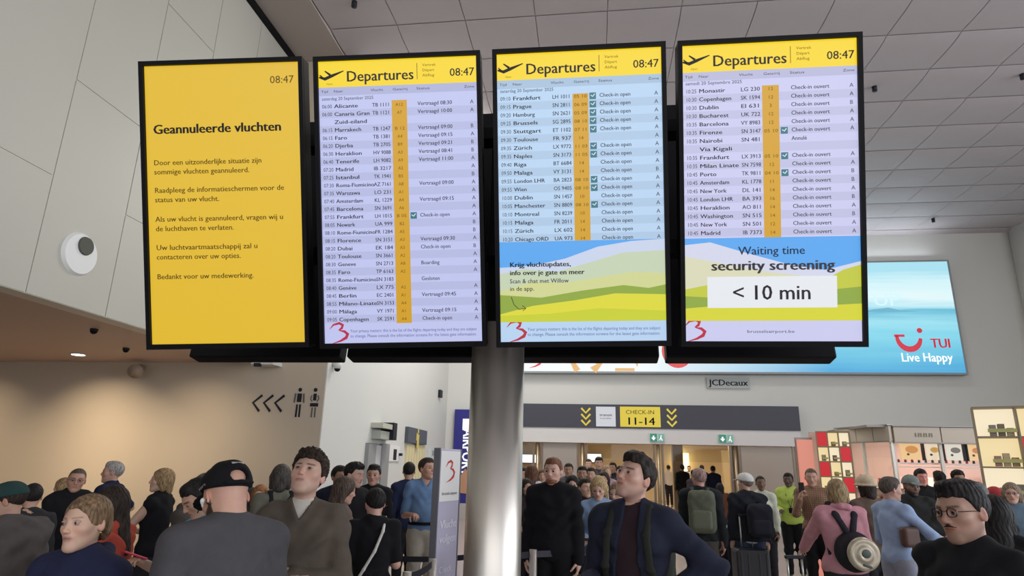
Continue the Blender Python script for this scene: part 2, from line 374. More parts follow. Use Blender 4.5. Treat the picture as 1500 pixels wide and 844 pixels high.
def cloth_disp(amp, J, seed):
    def f(X, Y, Z):
        a2 = amp * (1.5 if amp >= .006 else 1.)
        d = a2 * .55 * np.sin(X*34 + Z*14 + 2.2*np.sin(Z*17 + Y*12 + seed) + seed) + a2 * .45 * np.sin(Z*46 - X*22*np.sign(X+1e-4) + 2*np.sin(X*20 + seed*2) + Y*18)
        return d * (.35 + .65 * np.clip(np.sin(Z*9 + seed) + .6, 0, 1)) - a2 * .55
    return f
SKIN = None
def person(name_label, px, py, D, heading=0., fem=0, skin=(.62,.40,.30), hair=('short',(.03,.02,.015)), top=None, under=None, legs=((.02,.02,.025),), arms=('down','down'),
           head=(0,0,0), lean=0., wide=1., belly=0., stride=.03, detail=1, sleeve=1., jacket_open=False, face={}, extra=None, group=None, vol=1., seed=None, collar=None, H=None, hscale=1., shoe=(.03,.03,.03), belt=None, skirt=None, eyes=(.05,.03,.02), lower=1., bare=False, hx=0., hb=1.018, plaid=False):
    """one person whose crown stands at pixel (px,py) of the 1500x844 view, D metres from the camera. Local frame: +Y is where the chest faces."""
    P0 = atF(px, py, D); hscale = 1 + (hscale-1)*.25
    P0 = P0 - V(0, 0, 1) * ({'buzz': .003, 'short': .013, 'quiff': .018, 'curly': .020, 'messy': .020}.get(hair[0], .012) * vol if hair else 0)
    cr = P0[2]; H = cr * hb if H is None else H
    seed = (px * 7.13 + py) % 6.28 if seed is None else seed
    heading = heading + math.degrees(math.atan2(-P0[0], P0[1]))      # 180 faces the viewer, below 180 turns to the viewer's left
    root = bpy.data.objects.new('person', None); COL.objects.link(root)
    root['label'] = name_label; root['category'] = 'person'
    if group: root['group'] = group
    hv = {2: .0042, 1: .0075, 0: .012}[detail]; bv = {2: .013, 1: .020, 0: .028}[detail]; cv = {2: .0105, 1: .017, 0: .024}[detail]
    hs = H / 1.76 * hscale * (.98 if fem else 1.)
    hd, bd = heading, 0
    J = joints(H, fem, arms, wide, lean, stride)
    yw, pt, tl = rad(*head)
    RH = J['up'] @ rz(yw) @ rx(pt) @ ry(tl)
    # the skull sits on the neck: pivot at (0,-.012,.06) of head space
    piv = V(0, -.012, .055)
    top_z = .235 * hs
    nk = J['neck']
    # keep the crown at H: the pivot height follows from the tilt of the head
    pz = cr - (RH @ (V(0, -.02, .237) - piv))[2] * hs
    npos = V(nk[0], nk[1] + .008*H + math.sin(lean) * .05, pz)
    if lean > .3: npos = nk + J['up'] @ V(0, .02, .05)
    HT = lambda p: npos + (RH @ ((np.atleast_2d(p) - piv) * hs).T).T
    inv = lambda w: (RH.T @ (w - npos)) / hs + piv
    HP = head_prims(fem, wide=face.get('wide', 1.))
    nb = inv(nk + V(0, 0, -.03)); nr = (.050 if not fem else .042) * face.get('neck', 1.)
    HP.insert(4, cap((0,-.022,.075), nb, nr, nr*1.12, .022))
    v, q = surface(HP, hv)
    hcol = hair[1] if hair else skin
    c = face_colours(v, skin, face.get('lips'), face.get('brow', hcol), face.get('beard'), face.get('blush', .12), face.get('stubble', 0), fem, np.array(hcol) if hair else None)
    if face.get('neckline') is not None: pass
    parts = [(HT(v), q, 0, c)]
    BP = torso_prims(J, H, fem, wide, 0, belly) + limb_prims(J, H, 0, 'arm') + limb_prims(J, H, 0, 'leg')
    BP += [cap(J['neck'], J['neck'] + V(0,0,-.05), .05*H/1.76, .06*H/1.76, .05)]
    for n in 'rl': BP += [cap(J['an'+n] + V(0,-.02,-.035), J['an'+n] + V(0,.13,-.055), .028, .026, .03)]
    v, q = surface(BP, bv); parts.append((v, q, 0, np.tile(np.array(skin), (len(v), 1))))
    for n, s in (('r',1), ('l',-1)):
        fa = J['fa'+n]; ref = V(0,1,0) if abs(fa[1]) < .8 else V(0,0,1)
        if abs(fa[1]) >= .8: Rb = basis_from(fa, V(0,0,1)); Rb = np.stack([-s*Rb[:,0], -Rb[:,1]*1., fa], 1)
        else:                                                   # arm hangs: palm faces the thigh, thumb forward
            zf = fa; yt = V(-s, 0, 0); yt = yt - zf*(yt@zf); yt /= np.linalg.norm(yt); xt = V(0,1,0); xt = xt - zf*(xt@zf) - yt*(xt@yt); xt /= np.linalg.norm(xt); Rb = np.stack([xt, yt, zf], 1)
        if detail == 0 and px != 0: hvx = .011
        else: hvx = .0052 if detail == 2 else .0085
        HPm = hand_prims(Rb, J['wr'+n] - fa*.004, s, J['cu'+n], H/1.76 * (.95 if fem else 1.)); HPm.append(cap(J['wr'+n] - fa*.05, J['wr'+n] + fa*.01, .0185*H/1.76*1.4, .024*H/1.76, .012))
        v, q = surface(HPm, hvx); parts.append((v, q, 0, np.tile(np.array(skin), (len(v), 1))))
    body = mesh_obj('body', parts, SKINM, root)
    if detail == 2 or (detail == 1 and face.get('eyes', 0)):
        for s in (-1,1):
            n = 14; th = np.linspace(0, 2*np.pi, n+1)[:-1]; ph = np.linspace(0, np.pi, 10); vv, qq, mi = [], [], []
            for p_ in ph:
                for t_ in th: vv.append((math.sin(p_)*math.cos(t_), math.cos(p_), math.sin(p_)*math.sin(t_)))
            for i in range(9):
                for k_ in range(n): qq.append((i*n+k_, i*n+(k_+1)%n, (i+1)*n+(k_+1)%n, (i+1)*n+k_)); mi.append(i)
            vv = np.array(vv); cc = np.where((vv[:,1] > .76)[:,None], np.array([eyes]), np.array([[.30,.27,.25]])); cc = np.where((vv[:,1] > .93)[:,None], .005, cc)
            e_ = rz(-face.get('look', 0)) @ rx(face.get('lookup', 0)); vv2 = (e_ @ (vv * .0122).T).T + V(s*.0312, .0765, .1218)
            mesh_obj('eye', [(HT(vv2), qq, 0, cc)], SKINM2, root)
            lid = surface([ell((s*.0315,.0735,.1283), (.0158,.0150,.0078), .003, R=ry(s*.10)), ell((s*.0315,.0725,.1140), (.0145,.0130,.0045), .003)], .0024)
            c_ = np.tile(np.array(skin)*V(.86,.76,.72), (len(lid[0]), 1)); zz = lid[0][:,2]; c_[(zz > .1212) & (zz < .1238)] = np.array((.06,.035,.03)) if not fem else np.array((.03,.02,.02))
            mesh_obj('eyelid', [(HT(lid[0]), lid[1], 0, c_)], SKINM, root)
    if hair:
        v, q = hair_mesh(hair[0], {2: .0048, 1: .0075, 0: .012}[detail], round(seed, 1), vol)
        if len(v): mesh_obj('hair', [(HT(v), q)], hair_mat(hair[1]), root)
    if face.get('beardvol'):
        bp = [ell((0,.058,.032), (.046,.038,.030), .02), cap((-.060,-.002,.085), (-.034,.050,.030), .010, .014, .02), cap((.060,-.002,.085), (.034,.050,.030), .010, .014, .02), cap((-.024,.083,.072), (.024,.083,.072), .006, k=.01), ell((0,.096,.058), (.019,.014,.007), .003, sub=True)]
        v, q = surface(bp, hv, lambda X,Y,Z: .0015*n3(X,Y,Z,260,seed)); mesh_obj('beard', [(HT(v), q)], hair_mat(face['beardvol']), root)
    if face.get('moustache'):
        bp = [cap((0,.0925,.0725), (s*.026,.0820,.0655), .0052, .0026, .003) for s in (-1,1)]
        v, q = surface(bp, .0022); mesh_obj('moustache', [(HT(v), q)], hair_mat(face['moustache']), root)
    sl = sleeve
    def garment(nm, mat, g, fr, z0, opening=False, amp=.006, vn=0, neck=True):
        GP = torso_prims(J, H, fem, wide, g, belly) + (limb_prims(J, H, g*.75, 'arm', fr) if fr > 0 else [])
        if neck: GP += [cap(J['neck'] + J['up'] @ V(0,-.005,-.03), J['neck'] + J['up'] @ V(0,.0,-.008 + .016*(collar is not None)), .062*H/1.76, .052*H/1.76 * (.9 if fem else 1), .03)]
        upi, o = J['up'].T, J['pelvis']
        def clip(X, Y, Z):
            zz = upi[2,0]*(X-o[0]) + upi[2,1]*(Y-o[1]) + upi[2,2]*(Z-o[2]) + o[2]; yy = upi[1,1]*(Y-o[1]) + upi[1,2]*(Z-o[2]) + o[1]
            armside = (np.abs(X) > .125*H*wide) * 1.0
            d = (z0*H - zz) - armside * .6
            nkx = X - J['neck'][0]
            if vn: d = np.maximum(d, np.minimum((zz - (.830*H - vn))*.55 - np.abs(nkx), yy + .0) * .8)
            if opening: d = np.maximum(d, np.minimum(np.minimum(.022*H + .10*np.clip(.80*H - zz, 0, .3) - np.abs(X + .01*np.sin(zz*9)), yy - .01), zz + 1) )
            return d
        v, q = surface(GP, cv, cloth_disp(amp, J, seed), clip)
        return mesh_obj(nm, [(v, q)], mat, root)
    if under is not None: garment('undershirt', cloth_mat(*under), .008, .4, .5, amp=.003, vn=0)
    if top is not None:
        nm, colr = top[0], top[1]; g = {'tshirt': .012, 'shirt': .012, 'sweater': .017, 'jacket': .024, 'coat': .028, 'tank_top': .015, 'hoodie': .022, 'puffer': .035}.get(nm, .014)
        kk = dict(z0=.505 if nm not in ('coat','dress') else .42, opening=jacket_open, amp={'puffer': .008, 'tshirt': .007, 'jacket': .009, 'coat': .009, 'sweater': .008}.get(nm, .006), vn=face.get('vneck', 0))
        garment(nm, plaid_mat(top[1]) if plaid else cloth_mat(*top[1:]), g, sl, **kk)
        if nm in ('hoodie',):
            v, q = surface([cap(J['neck'] + J['up'] @ V(s*.075,-.02,.0), J['neck'] + J['up'] @ V(s*.03,-.085,.015), .030, .034, .03) for s in (-1,1)] + [cap(J['neck'] + J['up'] @ V(s*.075,-.02,.0), J['neck'] + J['up'] @ V(s*.035,.07,-.045), .030, .018, .03) for s in (-1,1)], cv, cloth_disp(.004, J, seed+1)); mesh_obj('hood', [(v, q)], cloth_mat(*top[1:]), root)
        if collar is None and detail == 2 and nm != 'hoodie':
            cN = J['neck'] + V(0,.006,-.006); tl = rx(-.28); pts = [cN + tl @ V(math.cos(q)*.063*H/1.76, math.sin(q)*.064*H/1.76, 0) for q in np.linspace(0, 2*math.pi, 17)]
            if not jacket_open: v, q = surface([cap(a_, b_, .0085, k=.006) for a_, b_ in zip(pts[:-1], pts[1:])], .006); mesh_obj('neckband', [(v, q)], cloth_mat(*top[1:]), root)
        if collar is not None:
            cp = []
            for s in (-1,1):
                a = J['neck'] + J['up'] @ V(0,-.055,.035); b_ = J['neck'] + J['up'] @ V(s*.058,-.005,.022); c2 = J['neck'] + J['up'] @ V(s*.028,.062,-.028); e2 = J['neck'] + J['up'] @ V(s*.052,.072,-.062)
                cp += [cap(a, b_, .011, .011, .012, q=(1,1,1.5)), cap(b_, c2, .011, .010, .012, q=(1,1,1.5)), cap(c2, e2, .012, .006, .012, q=(1.2,.7,1.2))]
            v, q = surface(cp, min(cv, .008)); mesh_obj('collar', [(v, q)], cloth_mat(*collar), root)
    if legs is not None and lower:
        LP = limb_prims(J, H, .010, 'leg', lower) + [ell(V(0,-.004,.53*H), (.086*H*wide*(1+.06*fem)+belly*.3, .061*H+belly*.4, .055*H), .04)]
        lv = .017 if detail else .026
        v, q = surface(LP, lv, cloth_disp(.006, J, seed+2), lambda X,Y,Z: np.maximum(Z - .59*H, .055*H - Z)); mesh_obj('trousers', [(v, q)], cloth_mat(*legs), root)
        if belt is not None:
            v, q = surface([ell(V(0,-.002+belly*.3,.578*H), (.080*H*wide+.016+belly*.4, .057*H+.018+belly*.8, .05*H), .02)], .012, None, lambda X,Y,Z: np.abs(Z-.578*H)-.018); mesh_obj('belt', [(v, q)], cloth_mat(*belt), root)
    if skirt is not None:
        v, q = surface([cap(V(0,0,.58*H), V(0,0,skirt[1]*H), .10*H, .15*H, .03, q=(1,.8,1))], .02, lambda X,Y,Z: .008*np.sin(np.arctan2(X,Y)*14), lambda X,Y,Z: np.maximum(Z-.60*H, skirt[1]*H-Z)); mesh_obj('skirt', [(v, q)], skirt[0], root)
    for n in 'rl':
        a = J['an'+n]; v, q = surface([cap(a + V(0,-.03,-.038*H/1.76), a + V(0,.135,-.048*H/1.76), .036, .034, .03, q=(1,1,.95)), cap(a, a + V(0,-.01,-.03), .034, .036, .02)], .014 if detail else .02, None, lambda X,Y,Z: -Z + .0); mesh_obj('shoe', [(v, q)], cloth_mat(shoe, .5), root)
    ctx = dict(root=root, HT=HT, J=J, H=H, hs=hs, RH=RH, npos=npos, detail=detail, inv=inv, wide=wide)
    if extra: extra(ctx)
    # place: rotate about z, put the crown under the pixel
    th = math.radians(heading); crown = HT(V(0,-.02,.237))[0]; Rz_ = rz(th)
    off = Rz_ @ V(crown[0], crown[1], 0)
    root.rotation_euler = (0, 0, th); root.location = (P0[0] - off[0], P0[1] - off[1], 0)
    ctx['M'] = (Rz_, V(P0[0] - off[0], P0[1] - off[1], 0)); return ctx
# ---------------------------------------------------------------- simple shapes
def lin(h):
    c = [int(h[i:i+2], 16)/255. for i in (0,2,4)]
    return tuple((v/12.92 if v <= .04045 else ((v+.055)/1.055)**2.4) for v in c)
def poly(name, vs, fs, m, parent=None, smooth=False):
    me = bpy.data.meshes.new(name); me.from_pydata([tuple(v) for v in vs], [], fs); me.update()
    for mm in (m if isinstance(m, (list, tuple)) else [m]): me.materials.append(mm)
    if smooth: me.polygons.foreach_set('use_smooth', [True]*len(me.polygons))
    o = bpy.data.objects.new(name, me); COL.objects.link(o)
    if parent is not None: o.parent = parent
    return o
def bm_obj(name, bm, m, parent=None, smooth=False):
    me = bpy.data.meshes.new(name); bm.to_mesh(me); bm.free()
    for mm in (m if isinstance(m, (list, tuple)) else [m]): me.materials.append(mm)
    if smooth: me.polygons.foreach_set('use_smooth', [True]*len(me.polygons))
    o = bpy.data.objects.new(name, me); COL.objects.link(o)
    if parent is not None: o.parent = parent
    return o
def bx(bm, x0, x1, y0, y1, z0, z1, T=None, bev=0):
    r = bmesh.ops.create_cube(bm, size=1); vs = r['verts']
    for v in vs: v.co = Vector((x0 + (v.co.x+.5)*(x1-x0), y0 + (v.co.y+.5)*(y1-y0), z0 + (v.co.z+.5)*(z1-z0)))
    if bev: 
        es = list({e for v in vs for e in v.link_edges}); rr = bmesh.ops.bevel(bm, geom=es, offset=bev, segments=2, affect='EDGES', profile=.5); vs = list({v for f in rr['faces'] for v in f.verts} | {v for v in vs if v.is_valid})
    if T is not None: bmesh.ops.transform(bm, matrix=T, verts=vs)
    return vs
def boxo(name, b, m, parent=None, T=None, bev=0):
    bm = bmesh.new(); bx(bm, *b, T=T, bev=bev); return bm_obj(name, bm, m, parent)
def cyl(bm, a, b, r, r2=None, n=20, cap_=True):
    a, b = Vector(a), Vector(b); d = b - a; q = d.to_track_quat('Z', 'Y').to_matrix().to_4x4()
    return bmesh.ops.create_cone(bm, cap_ends=cap_, segments=n, radius1=r, radius2=r if r2 is None else r2, depth=d.length, matrix=Matrix.Translation((a+b)/2) @ q)['verts']
def cylo(name, a, b, r, m, parent=None, r2=None, n=20): bm = bmesh.new(); cyl(bm, a, b, r, r2, n); return bm_obj(name, bm, m, parent, True)
def empty(name, loc=(0,0,0)): o = bpy.data.objects.new(name, None); COL.objects.link(o); o.location = loc; return o
def tag(o, label, cat, group=None, kind=None):
    o['label'] = label; o['category'] = cat
    if group: o['group'] = group
    if kind: o['kind'] = kind
    return o
def thing(name, label, cat, group=None, loc=(0,0,0)): return tag(empty(name, loc), label, cat, group)
def struct(o, label=None):
    o['kind'] = 'structure'
    if label: o['label'] = label
    return o
# lettering: one mesh per character, laid out by its own advance
_gl = {}
def glyph(ch):
    if ch in _gl: return _gl[ch]
    def ms(s):
        cu = bpy.data.curves.new('t', 'FONT'); cu.body = s; cu.resolution_u = 2; o = bpy.data.objects.new('t', cu); me = bpy.data.meshes.new_from_object(o)
        v = np.zeros(len(me.vertices)*3); me.vertices.foreach_get('co', v); v = v.reshape(-1,3); f = [tuple(p.vertices) for p in me.polygons]
        bpy.data.objects.remove(o); bpy.data.curves.remove(cu); bpy.data.meshes.remove(me); return v, f
    if 'H' not in _gl and ch != 'H': glyph('H')
    v, f = ms(ch) if ch != ' ' else (np.zeros((0,3)), [])
    a, _ = ms('H' + ch + 'H'); b, _ = ms('HH'); adv = a[:,0].max() - b[:,0].max()
    _gl[ch] = (v, f, adv); return _gl[ch]
def text_geo(s, bold=0):
    vs, fs, x, o = [], [], 0, 0
    for ch in s:
        v, f, adv = glyph(ch)
        for dx in ([0] if not bold else [0, bold]):
            if len(v): vs.append(v + V(x+dx, 0, 0)); fs += [tuple(i+o for i in q) for q in f]; o += len(v)
        x += adv
    return (np.concatenate(vs) if vs else np.zeros((0,3))), fs, x
def lettering(name, items, plane, m, parent=None, off=.002):
    """items: (string, x, y, height of capitals, width or None, align, bold) on the plane (origin, right, up, normal)"""
    O, R, U, N = plane; VV, FF, o = [], [], 0
    for it in items:
        s, x, y, h = it[:4]; w = it[4] if len(it) > 4 else None; al = it[5] if len(it) > 5 else 'l'; bold = it[6] if len(it) > 6 else 0
        v, f, adv = text_geo(s, bold)
        if not len(v): continue
        sc = h / .69; sx = sc if w is None else w / max(adv, 1e-6); ww = adv * sx
        x0 = x - (ww if al == 'r' else ww/2 if al == 'c' else 0)
        VV.append(O + np.outer(x0 + v[:,0]*sx, R) + np.outer(y + v[:,1]*sc, U) + N*off); FF += [tuple(i+o for i in q) for q in f]; o += len(v)
    ob = poly(name, np.concatenate(VV), FF, m, parent); ob['kind'] = 'stuff'; return ob
def flat(name, pts, plane, m, parent=None, off=.002, th=0):
    """flat print outline on a plane"""
    O, R, U, N = plane; n = len(pts); vs = [O + R*x + U*y + N*off for x, y in pts]; fs = [tuple(range(n))]
    if th: vs += [O + R*x + U*y + N*(off-th) for x, y in pts]; fs += [tuple(range(2*n-1, n-1, -1))] + [(i, i+n, (i+1)%n+n, (i+1)%n) for i in range(n)]
    return poly(name, vs, fs, m, parent)
def stroke(pts, w, w2=None):
    """outline of a stroke through pts"""
    n = len(pts); L, Rr = [], []
    for i, (x, y) in enumerate(pts):
        a, b = pts[max(i-1,0)], pts[min(i+1,n-1)]; d = math.hypot(b[0]-a[0], b[1]-a[1]) or 1; nx, ny = -(b[1]-a[1])/d, (b[0]-a[0])/d
        ww = (w if w2 is None else w + (w2-w)*i/(n-1)) / 2; L.append((x+nx*ww, y+ny*ww)); Rr.append((x-nx*ww, y-ny*ww))
    return L + Rr[::-1]
def strokes(name, sts, plane, m, parent=None, off=.002):
    O, R, U, N = plane; vs, fs = [], []
    for pts, w in sts:
        ws = w if isinstance(w, (list, tuple)) else [w]*len(pts); n = len(pts); o = len(vs)
        for i, (x, y) in enumerate(pts):
            a, b = pts[max(i-1,0)], pts[min(i+1,n-1)]; d = math.hypot(b[0]-a[0], b[1]-a[1]) or 1; nx, ny = -(b[1]-a[1])/d, (b[0]-a[0])/d
            for s in (1,-1): vs.append(O + R*(x+s*nx*ws[i]/2) + U*(y+s*ny*ws[i]/2) + N*off)
        fs += [(o+2*i, o+2*i+1, o+2*i+3, o+2*i+2) for i in range(n-1)]
    return poly(name, vs, fs, m, parent)
EX, EY, EZ = V(1,0,0), V(0,1,0), V(0,0,1)

# ---------------------------------------------------------------- the hall
M_white = plain(lin('c9c9c4'), .55, noise=.03, scale=.8)
M_panel = plain(lin('b4b1a6'), .5, noise=.035, scale=.6)
M_joint = plain(lin('d6d2c2'), .6)
M_beige = plain(lin('b9ab97'), .7, noise=.03, scale=.5)
M_soffit = plain(lin('bba392'), .6, noise=.05, scale=1.)
M_ceil = plain(lin('b5aeb0'), .6, noise=.04, scale=1.3)
M_ceilj = plain(lin('c9c3c2'), .6)
M_dark = plain(lin('202028'), .55, spec=.25)
M_black = plain(lin('0c0c10'), .55, spec=.15)
M_steel = plain(lin('c8c2ba'), .36, .9, noise=.03, scale=2)
M_post = plain(lin('b7a58c'), .35, .8)
M_floor = plain(lin('a79c98'), .22, noise=.05, scale=1.5, spec=.5)
def quad_wall(name, a, b, z0, z1, th, m, parent=None):
    d = V(b[0]-a[0], b[1]-a[1], 0); d /= np.linalg.norm(d); nrm = V(-d[1], d[0], 0) * th; a, b = V(*a, 0), V(*b, 0)
    vs = [a, b, b+nrm, a+nrm]; return poly(name, [v + EZ*z0 for v in vs] + [v + EZ*z1 for v in vs], [(0,3,2,1),(4,5,6,7),(0,1,5,4),(1,2,6,5),(2,3,7,6),(3,0,4,7)], m, parent)
struct(boxo('floor', (-21, 22, -16, 46, -.2, 0), M_floor))
# main ceiling: a grid of slightly domed metal panels under a slab
ceil = struct(boxo('ceiling', (-6.25, 22, -16, 22.2, 9.822, 10.1), M_ceilj))
def ceiling_panel_mesh():
    px, py = 1.32-.012, 1.18-.012; nx, ny = 3, 8; vs, fs = [], []
    for j in range(ny+1):
        v = j/ny; z = -.034*math.sin(math.pi*min(1, v**.7)) + .006*v
        for i in range(nx+1): vs.append((px*i/nx, py*v, z))
    fs = [(j*(nx+1)+i, (j+1)*(nx+1)+i, (j+1)*(nx+1)+i+1, j*(nx+1)+i+1) for j in range(ny) for i in range(nx)]
    me = bpy.data.meshes.new('ceiling_panel'); me.from_pydata(vs, [], fs); me.materials.append(M_ceil); me.polygons.foreach_set('use_smooth', [True]*len(fs)); return me
cpm = ceiling_panel_mesh()
for j in range(-2, 11):
    for i in range(-4, 12):
        o = bpy.data.objects.new('ceiling_panel', cpm); COL.objects.link(o); o.parent = ceil; o.location = (.37 + 1.32*i + .006, 9.80 + 1.18*j, 9.80)
boxo('ceiling_band', (-6.0, -4.93, -16, 10.62, 9.74, 9.82), plain(lin('a69c96'), .6), ceil)
boxo('ceiling_slab', (-4.93, 22, -16, 7.42, 9.76, 9.80), M_ceil, ceil)
for n, (px, py) in enumerate(((519,6),(1498,112),(1367,323),(1281,130))):
    p = atZ(px, py, 9.72); cylo('sprinkler', (p[0],p[1],9.66), (p[0],p[1],9.80), .05, M_dark, ceil)
# left bulkhead over the corridor, made of tall panels with pale recessed joints
bulk = struct(boxo('wall_left', (-6.25, -6.012, -16, 10.64, 3.45, 9.9), M_joint))
ys = [-3.2, -2.1, -1.0, .1, 1.25, 2.37, 3.5, 4.65, 5.79, 6.94, 8.08, 9.25, 10.6]
for k in range(len(ys)-1):
    zs = [3.45, 6.07, 9.74] if k % 2 == 0 else [3.45, 4.82, 8.1, 9.74]
    for z0, z1 in zip(zs[:-1], zs[1:]): boxo('wall_panel', (-6.04, -6.0, ys[k]+.008, ys[k+1]-.008, z0+.007, z1-.007), M_panel, bulk)
boxo('wall_panel', (-6.04, -6.0, -16, -3.21, 3.45, 9.74), M_panel, bulk)
boxo('dark_edge_strip', (-6.02, -5.93, -16, 10.62, 9.62, 9.76), M_black, bulk)
struct(boxo('ceiling_corridor', (-21, -6.26, -16, 10.64, 3.47, 3.7), M_soffit))
struct(boxo('wall_corridor_end', (-21, -4.67, 10.64, 10.9, 0, 3.47), M_beige))
struct(boxo('wall_pier', (-6.25, -4.67, 10.641, 10.9, 3.471, 9.87), M_beige))
struct(boxo('wall_corridor_far', (-21.2, -21, -16, 10.9, 0, 3.7), M_beige))
struct(quad_wall('wall_side', (-4.655, 10.652), (-5.073, 22.0), 0, 9.87, .25, M_white))
# back wall with the wide opening to the check-in rows
back = struct(boxo('wall_back', (-5.3, 22, 22.0, 22.3, 2.54, 9.87), M_white))
boxo('wall_section', (-5.3, -3.0, 22.0, 22.3, 0, 2.54), M_white, back); boxo('wall_section', (6.55, 22, 22.0, 22.3, 0, 2.54), M_white, back)
boxo('lintel', (-3.0, 6.65, 21.72, 22.0, 2.54, 3.03), plain(lin('cfcccb'), .5), back)
struct(cylo('column_right', (15.0, 21.5, 0), (15.0, 21.5, 9.85), 1.0, M_white, n=40))
struct(boxo('wall_right', (16.2, 16.5, 11, 22.3, 0, 9.87), M_white))
# ceiling light troughs of the hall are out of frame; the corridor has small recessed lamps
def downlight(px, py, lit, lab):
    p = atZ(px, py, 3.465); t = thing('downlight', lab, 'lamp', None, (p[0], p[1], 3.465)); bm = bmesh.new(); cyl(bm, (0,0,-.012), (0,0,.0), .13, n=24); bm_obj('trim_ring', bm, M_white, t)
    bm = bmesh.new(); cyl(bm, (0,0,-.016), (0,0,-.012), .10, n=24); bm_obj('lens', bm, glow((1,.96,.9), 6.) if lit else M_dark, t)
downlight(115, 519, True, 'round lit downlight in the brown corridor ceiling at far left')
for (px, py), lb in zip(((138,482),(185,510)), ('small dark round detector nearest the ceiling edge', 'dark ball camera under the corridor ceiling beside the lit lamp')):
    p = atZ(px, py, 3.47); t = thing('ceiling_sensor', lb, 'sensor', None, (p[0], p[1], 3.44)); bm = bmesh.new(); cyl(bm, (0,0,0), (0,0,.03), .05, n=18); bm_obj('mount', bm, M_dark, t); bm = bmesh.new(); bmesh.ops.create_uvsphere(bm, u_segments=16, v_segments=8, radius=.045); bm_obj('lens_ball', bm, M_black, t, True)
# round plate with loudspeaker on the bulkhead
t = thing('wall_speaker', 'white round plate with dark oval loudspeaker on the high left wall', 'loudspeaker', None, (-6.0, 6.36, 4.08))
bm = bmesh.new(); cyl(bm, (0,0,0), (.035,0,0), .26, .235, n=40); bm_obj('plate', bm, plain(lin('dcdcda'), .5), t, False)
bm = bmesh.new(); cyl(bm, (.03,.03,.11), (.055,.03,.11), .115, .105, n=32); bm_obj('grille', bm, plain(lin('55564e'), .7, bump=.6, bscale=400), t)
# wall mounted cone speaker and bracket camera where the corridor wall meets its ceiling
t = thing('corner_speaker', 'pale cone loudspeaker under the corridor ceiling beside the wall top', 'loudspeaker'); p = atY(203, 541, 10.45)
cylo('horn', (p[0]-.03,10.50,p[2]+.03), (p[0]+.06,10.30,p[2]-.06), .06, plain(lin('9a8874'), .6), t, .13); boxo('bracket', (p[0]-.07,p[0]-.02,10.5,10.64,p[2],p[2]+.1), plain(lin('8a7866'), .6), t)
t = thing('ledge_lamp', 'slim white emergency lamp below the corridor ceiling near the wall corner', 'lamp'); p = atY(390, 532, 10.3)
boxo('housing', (p[0]-.28,p[0]+.12,10.3,10.64,p[2]-.02,p[2]+.05), M_white, t); boxo('lens', (p[0]-.22,p[0]-.10,10.28,10.34,p[2]-.06,p[2]), M_dark, t)
def wallcam(name, lab, p, n, m=M_white):
    t = thing(name, lab, 'camera'); p = V(*p); n = V(*n)
    bm = bmesh.new(); cyl(bm, p, p + n*.10, .05, n=14); bm_obj('mount', bm, m, t, True)
    bm = bmesh.new(); cyl(bm, p + n*.10 + EZ*.02, p + n*.10 - EZ*.09, .075, .06, n=18); bm_obj('housing', bm, m, t, True)
    bm = bmesh.new(); bmesh.ops.create_uvsphere(bm, u_segments=16, v_segments=8, radius=.055, matrix=Matrix.Translation(tuple(p + n*.10 - EZ*.09))); bm_obj('dome', bm, M_black, t, True)
# direction of the white side wall and a plane helper on it
SW0, SW1 = V(-4.664,10.64,0), V(-5.073,22,0); SD = (SW1-SW0)/np.linalg.norm(SW1-SW0); SN = V(SD[1], -SD[0], 0)
def on_side(px, py): d = ray(px, py); t = ((SW0-CAM)@SN)/(d@SN); return CAM + d*t
def side_plane(px, py): p = on_side(px, py); return (p, SD, EZ, SN)
wallcam('security_camera', 'white dome camera high on the white wall just right of its corner', on_side(487, 533), SN)
p = on_side(643, 577); t = tag(boxo('wall_sensor', (-.05,.05,-.15,.15,-.12,.12), M_dark, None, Matrix.Translation(tuple(p + SN*.04))), 'small black sensor alone on the upper white wall', 'sensor')
def side_box(name, px0, py0, px1, py1, d, m, parent=None, off=0, bev=0):
    a, b = on_side(px0, py0), on_side(px1, py1); s0, s1 = (a-SW0)@SD, (b-SW0)@SD; z0, z1 = min(a[2],b[2]), max(a[2],b[2])
    Tm = Matrix([[SD[0],SN[0],0,SW0[0]],[SD[1],SN[1],0,SW0[1]],[0,0,1,0],[0,0,0,1]])
    return boxo(name, (s0, s1, off, off+d, z0, z1), m, parent, Tm, bev)
t = thing('electrical_cabinet', 'grey electrical cabinet with cables above the first white door', 'cabinet')
side_box('upper_case', 543,619,561,630, .28, plain(lin('b4b5a6'), .5), t); side_box('lower_case', 544,630.5,560,645, .22, plain(lin('9fa39a'), .5), t); side_box('dark_strip', 558,619,561.5,645, .31, M_dark, t); side_box('conduit', 562,634,565,645, .12, plain(lin('a0a09c'), .5), t)
d1 = struct(side_box('door_1', 536, 651, 557, 720, .05, plain(lin('b9babb'), .5))); 
for nm, q in (('door_frame', (535,649.5,537.5,760)), ('door_frame', (556,649.5,558,760))): side_box(nm, *q, .09, plain(lin('8b8c8c'), .5), d1)
side_box('door_frame', 535,649,558,651.5, .09, plain(lin('7d7e7e'), .5), d1)
t = thing('wall_poster', 'white notice with narrow dark print beside the first white door', 'poster'); side_box('sheet', 569,652,583,676, .03, plain(lin('dcdad8'), .5), t); side_box('print', 575,658,578.5,674, .034, M_dark, t); side_box('door_handle', 582.5,664,584,668, .1, M_dark, t)
t = thing('restroom_sign', 'dark square sign with yellow figure over the slatted panel', 'sign'); side_box('panel', 593.5,625,620,652, .10, plain(lin('4a4f58'), .5), t)
pl = side_plane(607, 640); pl = (pl[0] + SN*.105, pl[1], pl[2], pl[3]); Y_yel = plain(lin('cdbb5e'), .5)
